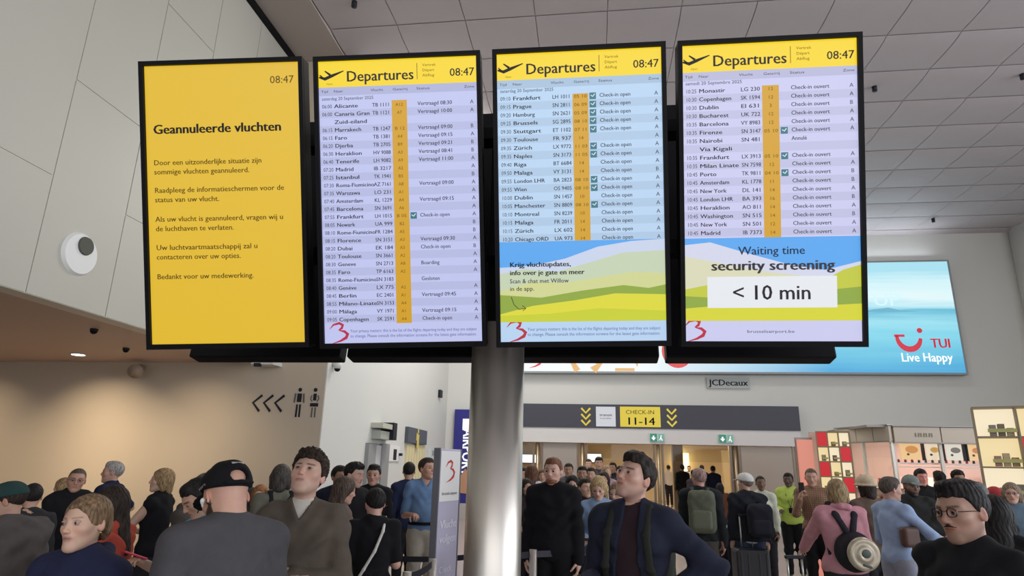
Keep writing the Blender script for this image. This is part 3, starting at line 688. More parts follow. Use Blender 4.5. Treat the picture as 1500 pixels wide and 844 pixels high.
strokes('pictogram', [([(.0,.22),(.0,.10)], .16), ([(-.02,.08),(-.05,-.12)], .34), ([(.02,-.12),(.0,-.30)], .24)], pl, Y_yel, t)
t = thing('slatted_panel', 'cream vertically slatted panel under the dark restroom sign', 'panel')
for k in range(7):
    a = on_side(593.5 + k*3.9, 655); b = on_side(593.5 + k*3.9 + 3.4, 655); s0, s1 = (a-SW0)@SD, (b-SW0)@SD
    boxo('slat', (s0, s1, .0, .05, .1, a[2]+.06), plain(lin('d2c69c'), .6), t, Matrix([[SD[0],SN[0],0,SW0[0]],[SD[1],SN[1],0,SW0[1]],[0,0,1,0],[0,0,0,1]]))
t = thing('map_board', 'pale grey notice board on the white wall left of the totem', 'board'); side_box('board', 629,656,641,700, .05, plain(lin('c3c7c8'), .5), t); side_box('print', 631,660,637,668, .055, plain(lin('8a8f90'), .5), t)
# chevrons and restroom figures on the corridor end wall
PW = (V(-5.6,10.64,2.75), EX, EZ, -EY)
t = thing('arrow_marking', 'three black left-pointing chevrons on the beige corridor wall', 'sign')
for cx in (-.37,-.165,.045):
    strokes('chevron', [([(cx+.16,.135),(cx,0),(cx+.135,-.15)], .045)], PW, M_dark, t, .006)
def figure(x, lab, woman):
    t = thing('restroom_symbol', lab, 'sign'); P = (V(x,10.64,2.75), EX, EZ, -EY); c = [(.035*math.cos(a*math.pi/8), .235+.035*math.sin(a*math.pi/8)) for a in range(16)]; flat('head', c, P, M_dark, t, .006)
    strokes('torso', [([(0,.17),(0,.02 if not woman else .05)], .085 if not woman else .06)], P, M_dark, t, .006)
    for s in (-1,1): strokes('arm', [([(s*.075,.17),(s*.088,.01)], .03)] if not woman else [([(s*.055,.14),(s*.075,.08),(s*.045,.03)], .022)], P, plain(lin('55554f'), .6), t, .006); strokes('leg', [([(s*.028,-.02 if not woman else -.07),(s*.030,-.24)], .034 if not woman else .026)], P, M_dark if not woman else plain(lin('55554f'), .6), t, .006)
    if woman: strokes('skirt', [([(-.075,-.025),(.075,-.025)], .06)], P, M_dark, t, .006)
figure(-5.115, 'black standing man symbol right of the wall chevrons', False); figure(-4.83, 'black woman symbol with skirt bar nearest the wall corner', True)

# ---------------------------------------------------------------- advertising light box
def banner_mat():
    m, N, L, b = new_mat('backlit_print'); tc = N.new('ShaderNodeTexCoord'); sp = N.new('ShaderNodeSeparateXYZ'); L.new(tc.outputs['Generated'], sp.inputs[0])
    ns = N.new('ShaderNodeTexNoise'); ns.inputs['Scale'].default_value = 3.5; mp = N.new('ShaderNodeMapping'); mp.inputs['Scale'].default_value = (1.2,1,7); L.new(tc.outputs['Generated'], mp.inputs[0]); L.new(mp.outputs[0], ns.inputs['Vector'])
    ad = N.new('ShaderNodeMath'); ad.operation = 'MULTIPLY_ADD'; ad.inputs[1].default_value = .16; L.new(ns.outputs['Fac'], ad.inputs[0]); L.new(sp.outputs['Z'], ad.inputs[2])
    r = N.new('ShaderNodeValToRGB'); e = r.color_ramp.elements; e[0].position = .04; e[0].color = (*lin('2f9fd8'), 1); e[1].position = 1; e[1].color = (*lin('a8e2f2'), 1)
    for pos, c in ((.22,'5fc0e2'),(.40,'7fd6ec'),(.52,'9be2f2'),(.62,'62bcd8'),(.66,'a4e2f2'),(.74,'e4fafd'),(.90,'d2f5fb')):
        k = e.new(pos); k.color = (*lin(c), 1)
    L.new(ad.outputs[0], r.inputs[0])
    # towards the left the picture fades to white
    r2 = N.new('ShaderNodeValToRGB'); r2.color_ramp.elements[0].position = .30; r2.color_ramp.elements[1].position = .72; r2.color_ramp.elements[0].color = (1,1,1,1); r2.color_ramp.elements[1].color = (0,0,0,1); L.new(sp.outputs['X'], r2.inputs[0])
    mx = N.new('ShaderNodeMix'); mx.data_type = 'RGBA'; L.new(r2.outputs[0], mx.inputs[0]); L.new(r.outputs[0], mx.inputs[6]); mx.inputs[7].default_value = (*lin('f4fbfb'), 1)
    L.new(mx.outputs[2], b.inputs['Emission Color']); b.inputs['Emission Strength'].default_value = .95; b.inputs['Base Color'].default_value = (.05,.05,.05,1); return m
bn = thing('light_box_banner', 'huge backlit blue sea advertising banner on the back wall', 'banner')
boxo('case', (-2.75, 11.93, 21.65, 21.99, 4.86, 8.72), plain(lin('8c9296'), .5), bn)
flat('print', [(-2.7,4.92),(11.86,4.92),(11.86,8.66),(-2.7,8.66)], (V(0,21.65,0), EX, EZ, -EY), banner_mat(), bn, .006)
PB = (V(0,21.64,0), EX, EZ, -EY); M_red = glow(lin('d0213a'), .9); M_wh = glow((1,1,1), 1.0)
arc = [(10.30 + .36*math.cos(a), 6.10 + .42*math.sin(a)) for a in np.linspace(math.radians(180), math.radians(352), 14)]
strokes('logo_smile', [([(9.94,6.14)] + arc, [.05] + [.10 + .09*math.sin(math.pi*i/13) for i in range(14)]), ([(9.86,6.13),(10.18,6.13)], .08)], PB, M_red, bn, .01)
flat('logo_dot', [(10.66 + .085*math.cos(a), 6.30 + .085*math.sin(a)) for a in np.linspace(0, 2*math.pi, 17)[:-1]], PB, M_red, bn, .012)
lettering('lettering', [('TUI', 10.93, 5.73, .30, .60, 'l', .06)], PB, M_red, bn, .01)
lettering('lettering', [('Live Happy', 9.97, 5.28, .28, 1.55, 'l', .04)], PB, M_wh, bn, .01)
lettering('lettering', [('UP', 9.35, 7.15, .42, .85, 'l', .03)], PB, glow(lin('d4f3f8'), .95), bn, .01)
def b_logo(x, y, s, P, parent, m, off=.01):
    f = lambda q: [(x + a*s, y + b*s) for a, b in q]
    strokes('logo_mark', [(f([(-.50,.22),(-.30,.44),(0,.52),(.18,.42),(.12,.26),(-.04,.16)]), [s*v for v in (.02,.09,.13,.15,.13,.05)]), (f([(.0,.15),(.26,.10),(.42,-.04),(.34,-.22),(.05,-.38),(-.42,-.52)]), [s*v for v in (.04,.13,.17,.16,.10,.01)])], P, m, parent, off)
b_logo(-1.95, 5.28, .50, PB, bn, glow(lin('d8404a'), .9))
M_or = glow(lin('e8b878'), .9)
strokes('print_sand', [([(-.9,5.55),(-.62,5.18),(-.48,4.93)], [.05,.16,.22]), ([(-.55,5.42),(0,5.30),(.28,5.18),(.05,4.95)], [.03,.07,.20,.28]), ([(.8,4.98),(1.45,4.98)], .10), ([(1.6,5.55),(1.5,5.3),(1.55,5.1)], [.08,.12,.04])], PB, M_or, bn, .01)
flat('print_ball', [(2.9 + .52*math.cos(a), 5.62 + .58*math.sin(a)) for a in np.linspace(0, 2*math.pi, 25)[:-1]], PB, glow(lin('e05656'), .9), bn, .012)
flat('print_island', [(8.9,6.93),(9.3,7.02),(9.8,7.08),(10.2,6.98),(10.8,6.93)], PB, glow(lin('6fb4cf'), .9), bn, .008)
t = thing('advertiser_plate', 'grey nameplate with dark lettering under the advertising banner', 'sign'); boxo('plate', (3.86,5.26,21.93,22.0,4.40,4.77), plain(lin('a3a8a8'), .5), t)
lettering('lettering', [('JCDecaux', 3.93, 4.50, .20, 1.25, 'l', .06)], (V(0,21.93,0), EX, EZ, -EY), M_dark, t)
# check-in sign band
sg = thing('check_in_sign', 'long dark overhead sign band with yellow plate reading 11-14', 'sign'); boxo('band', (-2.9, 6.66, 21.68, 21.98, 3.03, 3.81), plain(lin('3d3e49'), .55), sg)
PS = (V(0,21.68,0), EX, EZ, -EY); M_yl = glow(lin('e3cb3a'), .8)
boxo('yellow_plate', (.93,2.25,21.66,21.68,3.08,3.74), M_yl, sg); boxo('white_plate', (.13,.78,21.66,21.68,3.08,3.73), glow(lin('d4d6dd'), .8), sg)
PS2 = (V(0,21.66,0), EX, EZ, -EY)
lettering('lettering', [('CHECK-IN', 1.59, 3.50, .13, .95, 'c'), ('11-14', 1.59, 3.15, .24, .95, 'c', .04)], PS2, M_dark, sg)
lettering('lettering', [('transit', .455, 3.42, .08, .42, 'c', .05), ('transfer', .455, 3.32, .06, .40, 'c')], PS2, plain(lin('5a5c66'), .6), sg)
for cx in (-.21, 2.62):
    for k in range(3): strokes('chevron', [([(cx-.15,3.68-.20*k),(cx,3.52-.20*k),(cx+.15,3.68-.20*k)], .065)], PS, M_yl, sg, .005)
for k, (x, lb) in enumerate(((2.10, 'green emergency exit sign under the yellow check-in plate'), (4.30, 'green emergency exit sign nearer the right end of the lintel'))):
    t = thing('exit_sign', lb, 'sign', 'exit signs on the lintel'); boxo('case', (x-.22,x+.24,21.66,21.72,2.61,2.88), plain(lin('b7cdc6'), .5), t)
    boxo('green_field', (x-.21,x+.01,21.65,21.66,2.62,2.87), glow(lin('2f8f74'), .7), t); boxo('green_field', (x+.06,x+.23,21.65,21.66,2.62,2.87), glow(lin('78b3a2'), .7), t)
    PX = (V(x,21.65,2.745), EX, EZ, -EY); strokes('arrow', [([(-.10,.06),(-.10,-.06)], .05), ([(-.16,0),(-.10,-.08),(-.04,0)], .03)], PX, M_wh, t, .004); strokes('running_figure', [([(.15,.08),(.13,0),(.18,-.09)], .03), ([(.13,0),(.09,-.08)], .025)], PX, M_wh, t, .004)
# door posts, glass and panels of the opening
glass, GN, GL, gb = new_mat('door_glass'); GN.remove(gb); tr = GN.new('ShaderNodeBsdfTransparent'); tr.inputs[0].default_value = (.93,.94,.92,1); gl = GN.new('ShaderNodeBsdfGlossy'); gl.inputs['Roughness'].default_value = .03; mxs = GN.new('ShaderNodeMixShader'); fr = GN.new('ShaderNodeFresnel'); fr.inputs[0].default_value = 1.45
mu = GN.new('ShaderNodeMath'); mu.operation = 'MULTIPLY'; mu.inputs[1].default_value = .45; GL.new(fr.outputs[0], mu.inputs[0]); GL.new(mu.outputs[0], mxs.inputs[0]); GL.new(tr.outputs[0], mxs.inputs[1]); GL.new(gl.outputs[0], mxs.inputs[2]); GL.new(mxs.outputs[0], GN['Material Output'].inputs[0])
xs = [-3.0, -1.84, -.34, 2.15, 4.60, 6.55]
dn = 1
for k, (a, b) in enumerate(zip(xs[:-1], xs[1:])):
    dn += 1
    e = empty('door_%d' % dn); struct(e)
    cylo('door_post', (b,21.85,0), (b,21.85,2.54), .055, M_post, e, n=14); boxo('door_frame', (b-.17,b-.10,21.84,21.9,0,2.54), plain(lin('7d7064'), .4, .6), e); boxo('door_frame', (b+.10,b+.17,21.84,21.9,0,2.54), plain(lin('7d7064'), .4, .6), e) if b < 6 else None
    if k == 1: boxo('door_panel', (a+.18,b-.18,21.86,21.92,0,2.52), plain(lin('9c938c'), .5), e)
    elif k == 4: boxo('door_panel', (a+.18,b-.1,21.86,21.92,0,2.52), plain(lin('a3968a'), .35, noise=.05, scale=.7), e)
    else: boxo('glass_pane', (a+.18,b-.18,21.87,21.885,2.0,2.50), glass, e); boxo('door_rail', (a+.17,b-.17,21.85,21.9,2.0,2.04), plain(lin('7d7064'), .4, .6), e) if False else None
# room behind the doors
M_in = plain(lin('d8c3a0'), .7); M_in2 = plain(lin('a3927c'), .7)
struct(boxo('wall_inner_back', (-12, 14, 38, 38.3, 0, 3.4), M_in)); struct(boxo('ceiling_inner', (-12, 14, 22.3, 38.3, 3.4, 3.6), plain(lin('cbb694'), .7)))
struct(boxo('wall_inner_left', (-12.2, -12, 22.3, 38.3, 0, 3.6), M_in)); struct(boxo('wall_inner_right', (14, 14.2, 22.3, 38.3, 0, 3.6), M_in))
for x0, x1, yy in ((3.1,3.5,26.),(5.3,5.7,26.),(7.9,8.6,30.)): struct(boxo('pillar_inner', (x0,x1,yy,yy+.4,0,3.4), M_in2))
struct(boxo('wall_inner_screen', (5.75,7.9,29.9,30.2,0,2.6), plain(lin('cdb892'), .6)))
for x, y, sx, sy, nm in ((.6,29,1.6,.5,'long lit ceiling lamp above the crowd beyond the doors'),(3.6,33,1.2,.5,'lit ceiling lamp deep in the room beyond the doors'),(7.0,28,1.4,.4,'lit ceiling lamp behind the fourth door'),(-4,28,2.4,.5,'lit ceiling lamp behind the first glass door')):
    t = thing('inner_lamp', nm, 'lamp', None, (x,y,3.36)); boxo('tray', (-sx/2-.04,sx/2+.04,-sy/2-.04,sy/2+.04,-.02,.04), M_white, t); boxo('diffuser', (-sx/2,sx/2,-sy/2,sy/2,-.035,-.021), glow((1,.86,.62), 14), t)
p = atY(1000, 672, 37.5); t = thing('wall_lamp', 'bright yellow wall lamp far behind the fourth door', 'lamp'); boxo('glass_shade', (p[0]-.35,p[0]+.35,37.6,37.95,p[2]-.7,p[2]+.3), glow((1,.82,.38), 3), t); boxo('bracket', (p[0]-.1,p[0]+.1,37.9,38,p[2]-.3,p[2]-.1), M_dark, t)
for k, (px, py, w, h, lb) in enumerate(((870,671,.42,.22,'bright window-like light panel behind the blonde woman'),(776,672,.55,.22,'bright light panel low behind the first glass door'))):
    p = atY(px, py, 37.8); t = thing('wall_light', lb, 'lamp'); boxo('frame', (p[0]-w-.06,p[0]+w+.06,37.8,37.95,p[2]-h-.06,p[2]+h+.06), M_in2, t); boxo('diffuser', (p[0]-w,p[0]+w,37.78,37.8,p[2]-h,p[2]+h), glow((.9,.97,1), 1.3), t)
# ---------------------------------------------------------------- departure boards on their stand
st = thing('display_stand', 'brushed steel column carrying the black back-to-back screen rack', 'stand', None, (-.43, 2.86, 0))
L0 = V(-.43, 2.86, 0)
bm = bmesh.new(); cyl(bm, (0,0,0), (0,0,2.42), .122, n=48, cap_=True); bm_obj('column', bm, M_steel, st, True)
bm = bmesh.new(); cyl(bm, (0,0,0), (0,0,.05), .26, .24, n=48); bm_obj('base_plate', bm, M_steel, st, False)
bm = bmesh.new(); bx(bm, -.05,.05,-.05,.05,2.42,3.7); bm_obj('mast', bm, M_black, st)
for z in (2.75, 3.35): boxo('cross_beam', (-1.55,1.60,-.16,-.06,z-.03,z+.03), M_black, st)
Trear = Matrix.Translation((0,.20,2.31)) @ Matrix.Rotation(-math.radians(10), 4, 'X')
for x0, x1 in ((-1.685,-.855),(-.815,-.02),(-.01,.755),(.79,1.565)):
    boxo('rear_display_case', (x0,x1,0,.10,0,1.56), M_black, st, Trear, .008)
for x in (-1.27,-.42,.38,1.2): boxo('bracket', (x-.03,x+.03,-.20,.24,2.72,2.78), M_black, st)
poses = [((-1.57,2.35,2.859),(5.39,16.72,-1.84)), ((-.803,2.40,2.872),(4.45,16.35,-1.70)), ((-.037,2.419,2.88),(2.45,14.82,-.91)), ((.723,2.434,2.882),(.91,14.41,-.04))]
SW_, SH_ = .681, 1.21
M_ink = plain(lin('1c1c22'), .6); M_ink2 = plain(lin('45424a'), .6); M_blue = plain(lin('5a68b4'), .6); M_gate = glow(lin('d9a41c'), .85); M_teal = glow(lin('3d8a9c'), .6)
labels = ['plain yellow screen announcing cancelled flights in Dutch', 'full-length departures screen just left of the steel column', 'departures screen with blue and green landscape and Dutch app text', 'departures screen showing the security waiting time below ten minutes']
def board(k):
    loc, (y_, t_, r_) = poses[k]; R = rz(math.radians(y_)) @ rx(math.radians(t_)) @ ry(math.radians(r_))
    e = thing('departure_board', labels[k], 'screen', 'airport screens in a row', loc)
    T = Matrix([[*R[i], 0] for i in range(3)] + [[0,0,0,1]]); b = .0125; b2 = .022
    bm = bmesh.new(); bx(bm, -SW_/2-.018, SW_/2+.018, .004, .075, -SH_/2-.022, SH_/2+.018, T, .004); bm_obj('case', bm, M_black, e)
    for (x0,x1,z0,z1) in ((-SW_/2-.018,-SW_/2,-SH_/2-.022,SH_/2+.018),(SW_/2,SW_/2+.018,-SH_/2-.022,SH_/2+.018),(-SW_/2,SW_/2,SH_/2,SH_/2+.018),(-SW_/2,SW_/2,-SH_/2-.022,-SH_/2)):
        bm = bmesh.new(); bx(bm, x0,x1,-.012,.004,z0,z1,T); bm_obj('bezel', bm, M_black, e)
    bm = bmesh.new(); bx(bm, -.05,.05,.075,.20,-.16,.16,T); bm_obj('mounting_arm', bm, M_black, e)
    # plane for print: x = u*SW from the left edge, y = -v*SH from the top edge
    O = R @ V(-SW_/2, .003, SH_/2); PL = (O, R @ EX, R @ EZ, R @ (-EY)); return e, PL
def rect(name, P, e, u0, u1, v0, v1, m, off=.001): return flat(name, [(u0*SW_,-v1*SH_),(u1*SW_,-v1*SH_),(u1*SW_,-v0*SH_),(u0*SW_,-v0*SH_)], P, m, e, off)
def rects(name, P, e, L, m, off=.001):
    O, Rr, U, N = P; vs, fs = [], []
    for u0,u1,v0,v1 in L:
        o = len(vs); vs += [O + Rr*(u*SW_) - U*(v*SH_) + N*off for u, v in ((u0,v1),(u1,v1),(u1,v0),(u0,v0))]; fs.append((o,o+1,o+2,o+3))
    return poly(name, vs, fs, m, e)
def txt(s, u, v, h, w=None, al='l', bold=0): return (s, u*SW_, -v*SH_, h*SH_, None if w is None else w*SW_, al, bold)
def screen_grad(cols, name='screen_print'):
    """flat print with vertical and sideways tone, as shown on a lit screen"""
    return glow(cols, .92)
# board 1
e, P = board(0); rect('screen', P, e, 0,1,0,1, glow(lin('e2ba30'), .92), 0)
lettering('lettering', [txt('08:47', .965, .074, .026, .155, 'r')], P, plain(lin('6a5526'), .6), e)
lettering('lettering', [txt('Geannuleerde vluchten', .045, .243, .033, .83, 'l', .07)], P, M_ink, e)
body = [('Door een uitzonderlijke situatie zijn',.355,.70),('sommige vluchten geannuleerd.',.388,.62),('Raadpleeg de informatieschermen voor de',.454,.84),('status van uw vlucht.',.488,.42),
        ('Als uw vlucht is geannuleerd, vragen wij u',.558,.83),('de luchthaven te verlaten.',.592,.51),('Uw luchtvaartmaatschappij zal u',.660,.66),('contacteren over uw opties.',.694,.55),('Bedankt voor uw medewerking.',.765,.63)]
lettering('lettering', [txt(s, .045, v, .0185, w, 'l', .03) for s, v, w in body], P, plain(lin('7d6424'), .6), e)
plane_pts = [([(-.055,-.004),(-.030,-.012),(.0,.0),(.052,.020)], [.007,.014,.013,.004]), ([(-.030,.022),(-.006,.004)], [.005,.010]), ([(-.052,.006),(-.038,-.008)], [.004,.007])]
def header(e, P, bg):
    rect('screen', P, e, 0,1,0,1, glow(bg, .92), 0); rect('yellow_header', P, e, 0,1,0,.092, glow(lin('f2d21e'), .95), .0006); rect('column_header', P, e, 0,1,.092,.122, glow(tuple(v*.80 for v in bg), .92), .0006)
    cx, cy = .085*SW_, -.052*SH_; strokes('plane_logo', [([(cx+x, cy+y) for x, y in p], w) for p, w in plane_pts], P, M_ink, e, .0014)
    lettering('lettering', [txt('Departures', .175, .074, .037, .43, 'l', .04), txt('08:47', .985, .068, .027, .155, 'r', .02)], P, M_ink2, e)
    lettering('lettering', [txt('Vertrek', .66, .030, .0095, .085), txt('Départ', .66, .048, .0095, .075), txt('Abflug', .66, .066, .0095, .075), txt('Open', .05, .083, .006, .04)], P, plain(lin('8a7320'), .6), e)
    rect('divider_line', P, e, .625,.629,.018,.075, plain(lin('9a8424'), .6), .0014)
    lettering('lettering', [txt('Tijd', .015, .111, .0085, .045), txt('Naar', .095, .111, .0085, .06), txt('Vlucht', .33, .111, .0085, .08), txt('Gate/rij', .47, .111, .0085, .095), txt('Status', .62, .111, .0085, .085), txt('Zone', .985, .111, .0085, .065, 'r')], P, M_ink2, e)
def rows(e, P, R, v0, dv, vend, bg, date, gv0):
    n = len(R); rects('row_stripes', P, e, [(0,1,v0 - dv*.78 + i*dv, v0 + dv*.22 + i*dv) for i in range(1, n, 2)], glow(tuple(v*.88 for v in bg), .92), .0005)
    rect('gate_band', P, e, .462,.558,gv0,vend, M_gate, .0008)
    T1, T2, T3, T4, T5, ic = [], [], [], [], [], []
    for i, (tm, city, fl, gate, stt, z, icn) in enumerate(R):
        v = v0 + i*dv; h = .0132
        if tm: T1.append(txt(tm, .018, v, h, .065, 'l')); 
        T2.append(txt(city, .095, v, h, min(.0185*len(city)+.005, .245), 'l', .03))
        if fl: T1.append(txt(fl, .338, v, h, .112, 'l', .02))
        if gate: T3.append(txt(gate, .51, v, .011, .016*len(gate), 'c'))
        if stt: T4.append(txt(stt, .625, v, h, .0145*len(stt), 'l', .02))
        if z: T4.append(txt(z, .955, v, h, None, 'l'))
        if icn: ic.append((.565,.605,v-.0165,v+.0065))
    lettering('lettering', T1, P, M_ink2, e); lettering('lettering', T2, P, M_ink, e); lettering('lettering', T4, P, M_ink2, e)
    if T3: lettering('lettering', T3, P, plain(lin('8a6a1c'), .6), e)
    if ic:
        rects('check_in_icons', P, e, ic, M_teal, .001); strokes('icon_marks', [([((a+.008)*SW_,-(v+.009)*SH_),((a+.020)*SW_,-(v+.014)*SH_),((a+.032)*SW_,-(v+.005)*SH_)], .004) for a, b, v, w in ic], P, glow(lin('e8f2f6'), .8), e, .0018)
    lettering('lettering', [txt(date, .018, v0-.028, .011, .33)], P, M_ink2, e)
BG2, BG3, BG4 = lin('c0c5ee'), lin('b8d3f0'), lin('cacbee')
Vt = 'Vertraagd '
D2 = [('06:00','Alicante','TB 1111','A12',Vt+'08:30','A',0),('06:00','Canaria Gran','TB 1121','A7',Vt+'10:00','A',0),('','Zuid-eiland','','','','',0),('06:15','Marrakech','TB 1247','B 12',Vt+'09:00','B',0),('06:15','Faro','TB 1381','A4',Vt+'09:15','A',0),('06:20','Djerba','TB 2705','B9',Vt+'09:21','B',0),
      ('06:30','Heraklion','HV 9088','A3',Vt+'08:41','B',0),('06:40','Tenerife','LH 9082','A9',Vt+'11:00','A',0),('07:20','Madrid','IB 3217','A2','','A',0),('07:25','Istanbul','TK 1941','B5','','B',0),('07:30','Roma-Fiumicino','AZ 7161','A8',Vt+'09:00','A',0),('07:35','Warszawa','LO 231','A1','','A',0),
      ('07:40','Amsterdam','KL 1229','A4',Vt+'09:15','A',0),('07:45','Barcelona','SN 3691','A6','','A',0),('07:55','Frankfurt','LH 1015','B 05','Check-in open','A',1),('08:05','Newark','UA 999','B2','','B',0),('08:10','Rome-Fiumicino','FR 1284','A5','','B',0),('08:15','Florence','SN 3151','A3','Vertraagd 09:30','A',0),
      ('08:20','Dubai','EK 184','A3','Check-in open','B',0),('08:20','Toulouse','SN 3661','A2','','A',0),('08:30','Geneve','SN 2713','A8','Boarding','A',0),('08:35','Faro','TP 6163','A2','','A',0),('08:35','Rome-Fiumicino','SN 3183','','Gesloten','',0),('08:40','Genève','LX 775','A2','','A',0),
      ('08:45','Berlin','EC 2401','A1',Vt+'09:45','A',0),('08:55','Milano-Linate','SN 3153','A4','','A',0),('09:00','Málaga','VY 1971','A1',Vt+'09:15','A',0),('09:05','Copenhagen','SK 2591','A4','Check-in open','A',0)]
o3 = 'Check-in open'; o4 = 'Check-in ouvert'
D3 = [('09:10','Frankfurt','LH 1011','05 10',o3,'A',1),('09:15','Prague','SN 2811','06 09',o3,'A',1),('09:20','Hamburg','SN 2621','05 09',o3,'A',1),('09:25','Brussels','SG 2895','08 10',o3,'A',1),('09:30','Stuttgart','ET 1102','07 11',o3,'A',1),('09:30','Toulouse','FR 937','14','','A',0),
      ('09:35','Zürich','LX 9772','11 03',o3,'A',1),('09:35','Naples','SN 3173','11 05',o3,'A',1),('09:40','Riga','BT 6684','14',o3,'A',0),('09:50','Malaga','VY 3131','14',o3,'B',0),('09:55','London LHR','BA 2823','08 10',o3,'A',1),('09:55','Wien','OS 9405','08 10',o3,'A',1),
      ('10:00','Dublin','SN 1457','10',o3,'A',0),('10:05','Manchester','SN 8809','08 10',o3,'A',1),('10:10','Montreal','SN 8239','10',o3,'A',0),('10:15','Malaga','FR 2011','14',o3,'A',0),('10:15','Zürich','LX 602','14',o3,'A',0),('10:20','Chicago ORD','UA 973','14',o3,'A',0)]
D4 = [('10:25','Monastir','LG 230','12',o4,'A',0),('10:30','Copenhagen','SK 1594','12',o4,'A',0),('10:30','Dublin','EI 631','3',o4,'B',0),('10:30','Bucharest','UK 722','12',o4,'A',0),('10:35','Barcelona','VY 8983','12',o4,'A',0),('10:35','Firenze','SN 3147','05 10',o4,'A',1),
      ('10:35','Nairobi','SN 481','','Annulé','',0),('','Via Kigali','','','','',0),('10:35','Frankfurt','LX 3913','05 10',o4,'A',1),('10:35','Milan Linate','SN 7598','12',o4,'A',0),('10:45','Porto','TK 9811','04 10',o4,'B',1),('10:45','Amsterdam','KL 1778','11',o4,'B',0),
      ('10:45','New York','DL 141','14',o4,'A',0),('10:45','London LHR','BA 393','16',o4,'B',0),('10:45','Heraklion','AO 811','14',o4,'A',0),('10:45','Washington','SN 515','14',o4,'B',0),('10:45','New York','SN 501','12',o4,'A',0),('10:45','Madrid','IB 7373','14',o4,'A',0)]
FOOT = [('Your privacy matters: this is the list of the flights departing today and they are subject',.962),('to change. Please consult the information screens for the latest gate information.',.980)]
e, P = board(1); header(e, P, BG2); rows(e, P, D2, .166, .0280, .932, BG2, 'zaterdag 20 September 2025', .145)
lettering('lettering', [txt(s, .165, v, .0105, .80) for s, v in FOOT], P, M_blue, e); b_logo(.095*SW_, -.965*SH_, .085, P, e, glow(lin('cf2f55'), .7), .0016)
def landscape(e, P, v0, v1, seed):
    h = v1 - v0; rect('sky_print', P, e, 0,1,v0,v1, glow(lin('5aa6ee'), .92), .001)
    f = lambda ys, c, off, nm: flat(nm, [(u*SW_, -(v0+h*y)*SH_) for u, y in ys] + [(SW_, -v1*SH_), (0, -v1*SH_)], P, glow(lin(c), .92), e, off)
    if seed == 3:
        f([(0,.32),(.2,.30),(.4,.22),(.6,.08),(.8,.02),(1,0)], 'c9d3ea', .0012, 'cloud_print'); f([(0,.40),(.15,.34),(.35,.38),(.5,.30),(.75,.16),(1,.14)], 'c5d2b4', .0014, 'hill_print')
        f([(0,.62),(.2,.50),(.4,.52),(.6,.46),(.8,.40),(1,.42)], 'd0d492', .0016, 'hill_print'); f([(0,.66),(.25,.70),(.5,.62),(.75,.56),(.9,.60),(1,.56)], '8fa83e', .0018, 'hill_print')
        f([(0,.90),(.2,.80),(.45,.74),(.7,.66),(1,.68)], 'dcd83a', .0020, 'field_print'); f([(0,.92),(.3,.90),(.6,.84),(1,.88)], 'c9cf30', .0022, 'field_print')
    else:
        f([(0,.08),(.15,.05),(.35,.18),(.6,.33),(.8,.40),(1,.30)], 'd3d6ea', .0012, 'cloud_print'); f([(0,.22),(.2,.30),(.5,.42),(.8,.50),(1,.40)], 'd9d8b8', .0014, 'hill_print')
        f([(0,.62),(.25,.52),(.55,.56),(.8,.52),(.9,.40),(1,.34)], 'c2c93e', .0016, 'hill_print'); f([(0,.70),(.3,.74),(.7,.66),(.9,.62),(1,.60)], '8fa83e', .0018, 'hill_print'); f([(0,.85),(.3,.80),(.6,.84),(1,.80)], 'd6d435', .0020, 'field_print')
e, P = board(2); header(e, P, BG3); rows(e, P, D3, .163, .0288, .655, BG3, 'zaterdag 20 September 2025', .148); landscape(e, P, .655, .932, 3)
lettering('lettering', [txt('Krijg vluchtupdates,', .06, .742, .0165, .375, 'l', .06), txt('info over je gate en meer', .06, .770, .0165, .455, 'l', .06)], P, M_ink, e, .004)
lettering('lettering', [txt('Scan & chat met Willow', .06, .798, .0145, .36, 'l', .02), txt('in de app.', .06, .824, .0145, .15, 'l', .02)], P, M_ink2, e, .004)
strokes('curved_arrow', [([(.068*SW_,-.845*SH_),(.085*SW_,-.872*SH_),(.115*SW_,-.888*SH_),(.155*SW_,-.885*SH_)], .003), ([(.135*SW_,-.875*SH_),(.158*SW_,-.885*SH_),(.138*SW_,-.893*SH_)], .003)], P, plain(lin('5a5030'), .6), e, .004)
lettering('lettering', [txt(s, .165, v, .0105, .80) for s, v in FOOT], P, M_blue, e); b_logo(.10*SW_, -.965*SH_, .085, P, e, glow(lin('cf2f45'), .7), .0016)
e, P = board(3); header(e, P, BG4); rows(e, P, D4, .163, .0283, .655, BG4, 'samedi 20 Septembre 2025', .146); landscape(e, P, .655, .932, 4)
lettering('lettering', [txt('Waiting time', .50, .712, .027, .38, 'c', .02)], P, plain(lin('3c4a66'), .6), e, .004)
lettering('lettering', [txt('security screening', .50, .764, .033, .70, 'c', .07)], P, M_ink2, e, .004)
rect('white_box', P, e, .13,.865,.785,.889, glow(lin('e6e9ee'), .92), .0034); lettering('lettering', [txt('< 10 min', .495, .862, .048, .45, 'c', .03)], P, M_ink2, e, .005)
lettering('lettering', [txt('brusselsairport.be', .49, .972, .0095, .27, 'c')], P, M_ink2, e); b_logo(.06*SW_, -.965*SH_, .085, P, e, glow(lin('cf2f45'), .7), .0016)
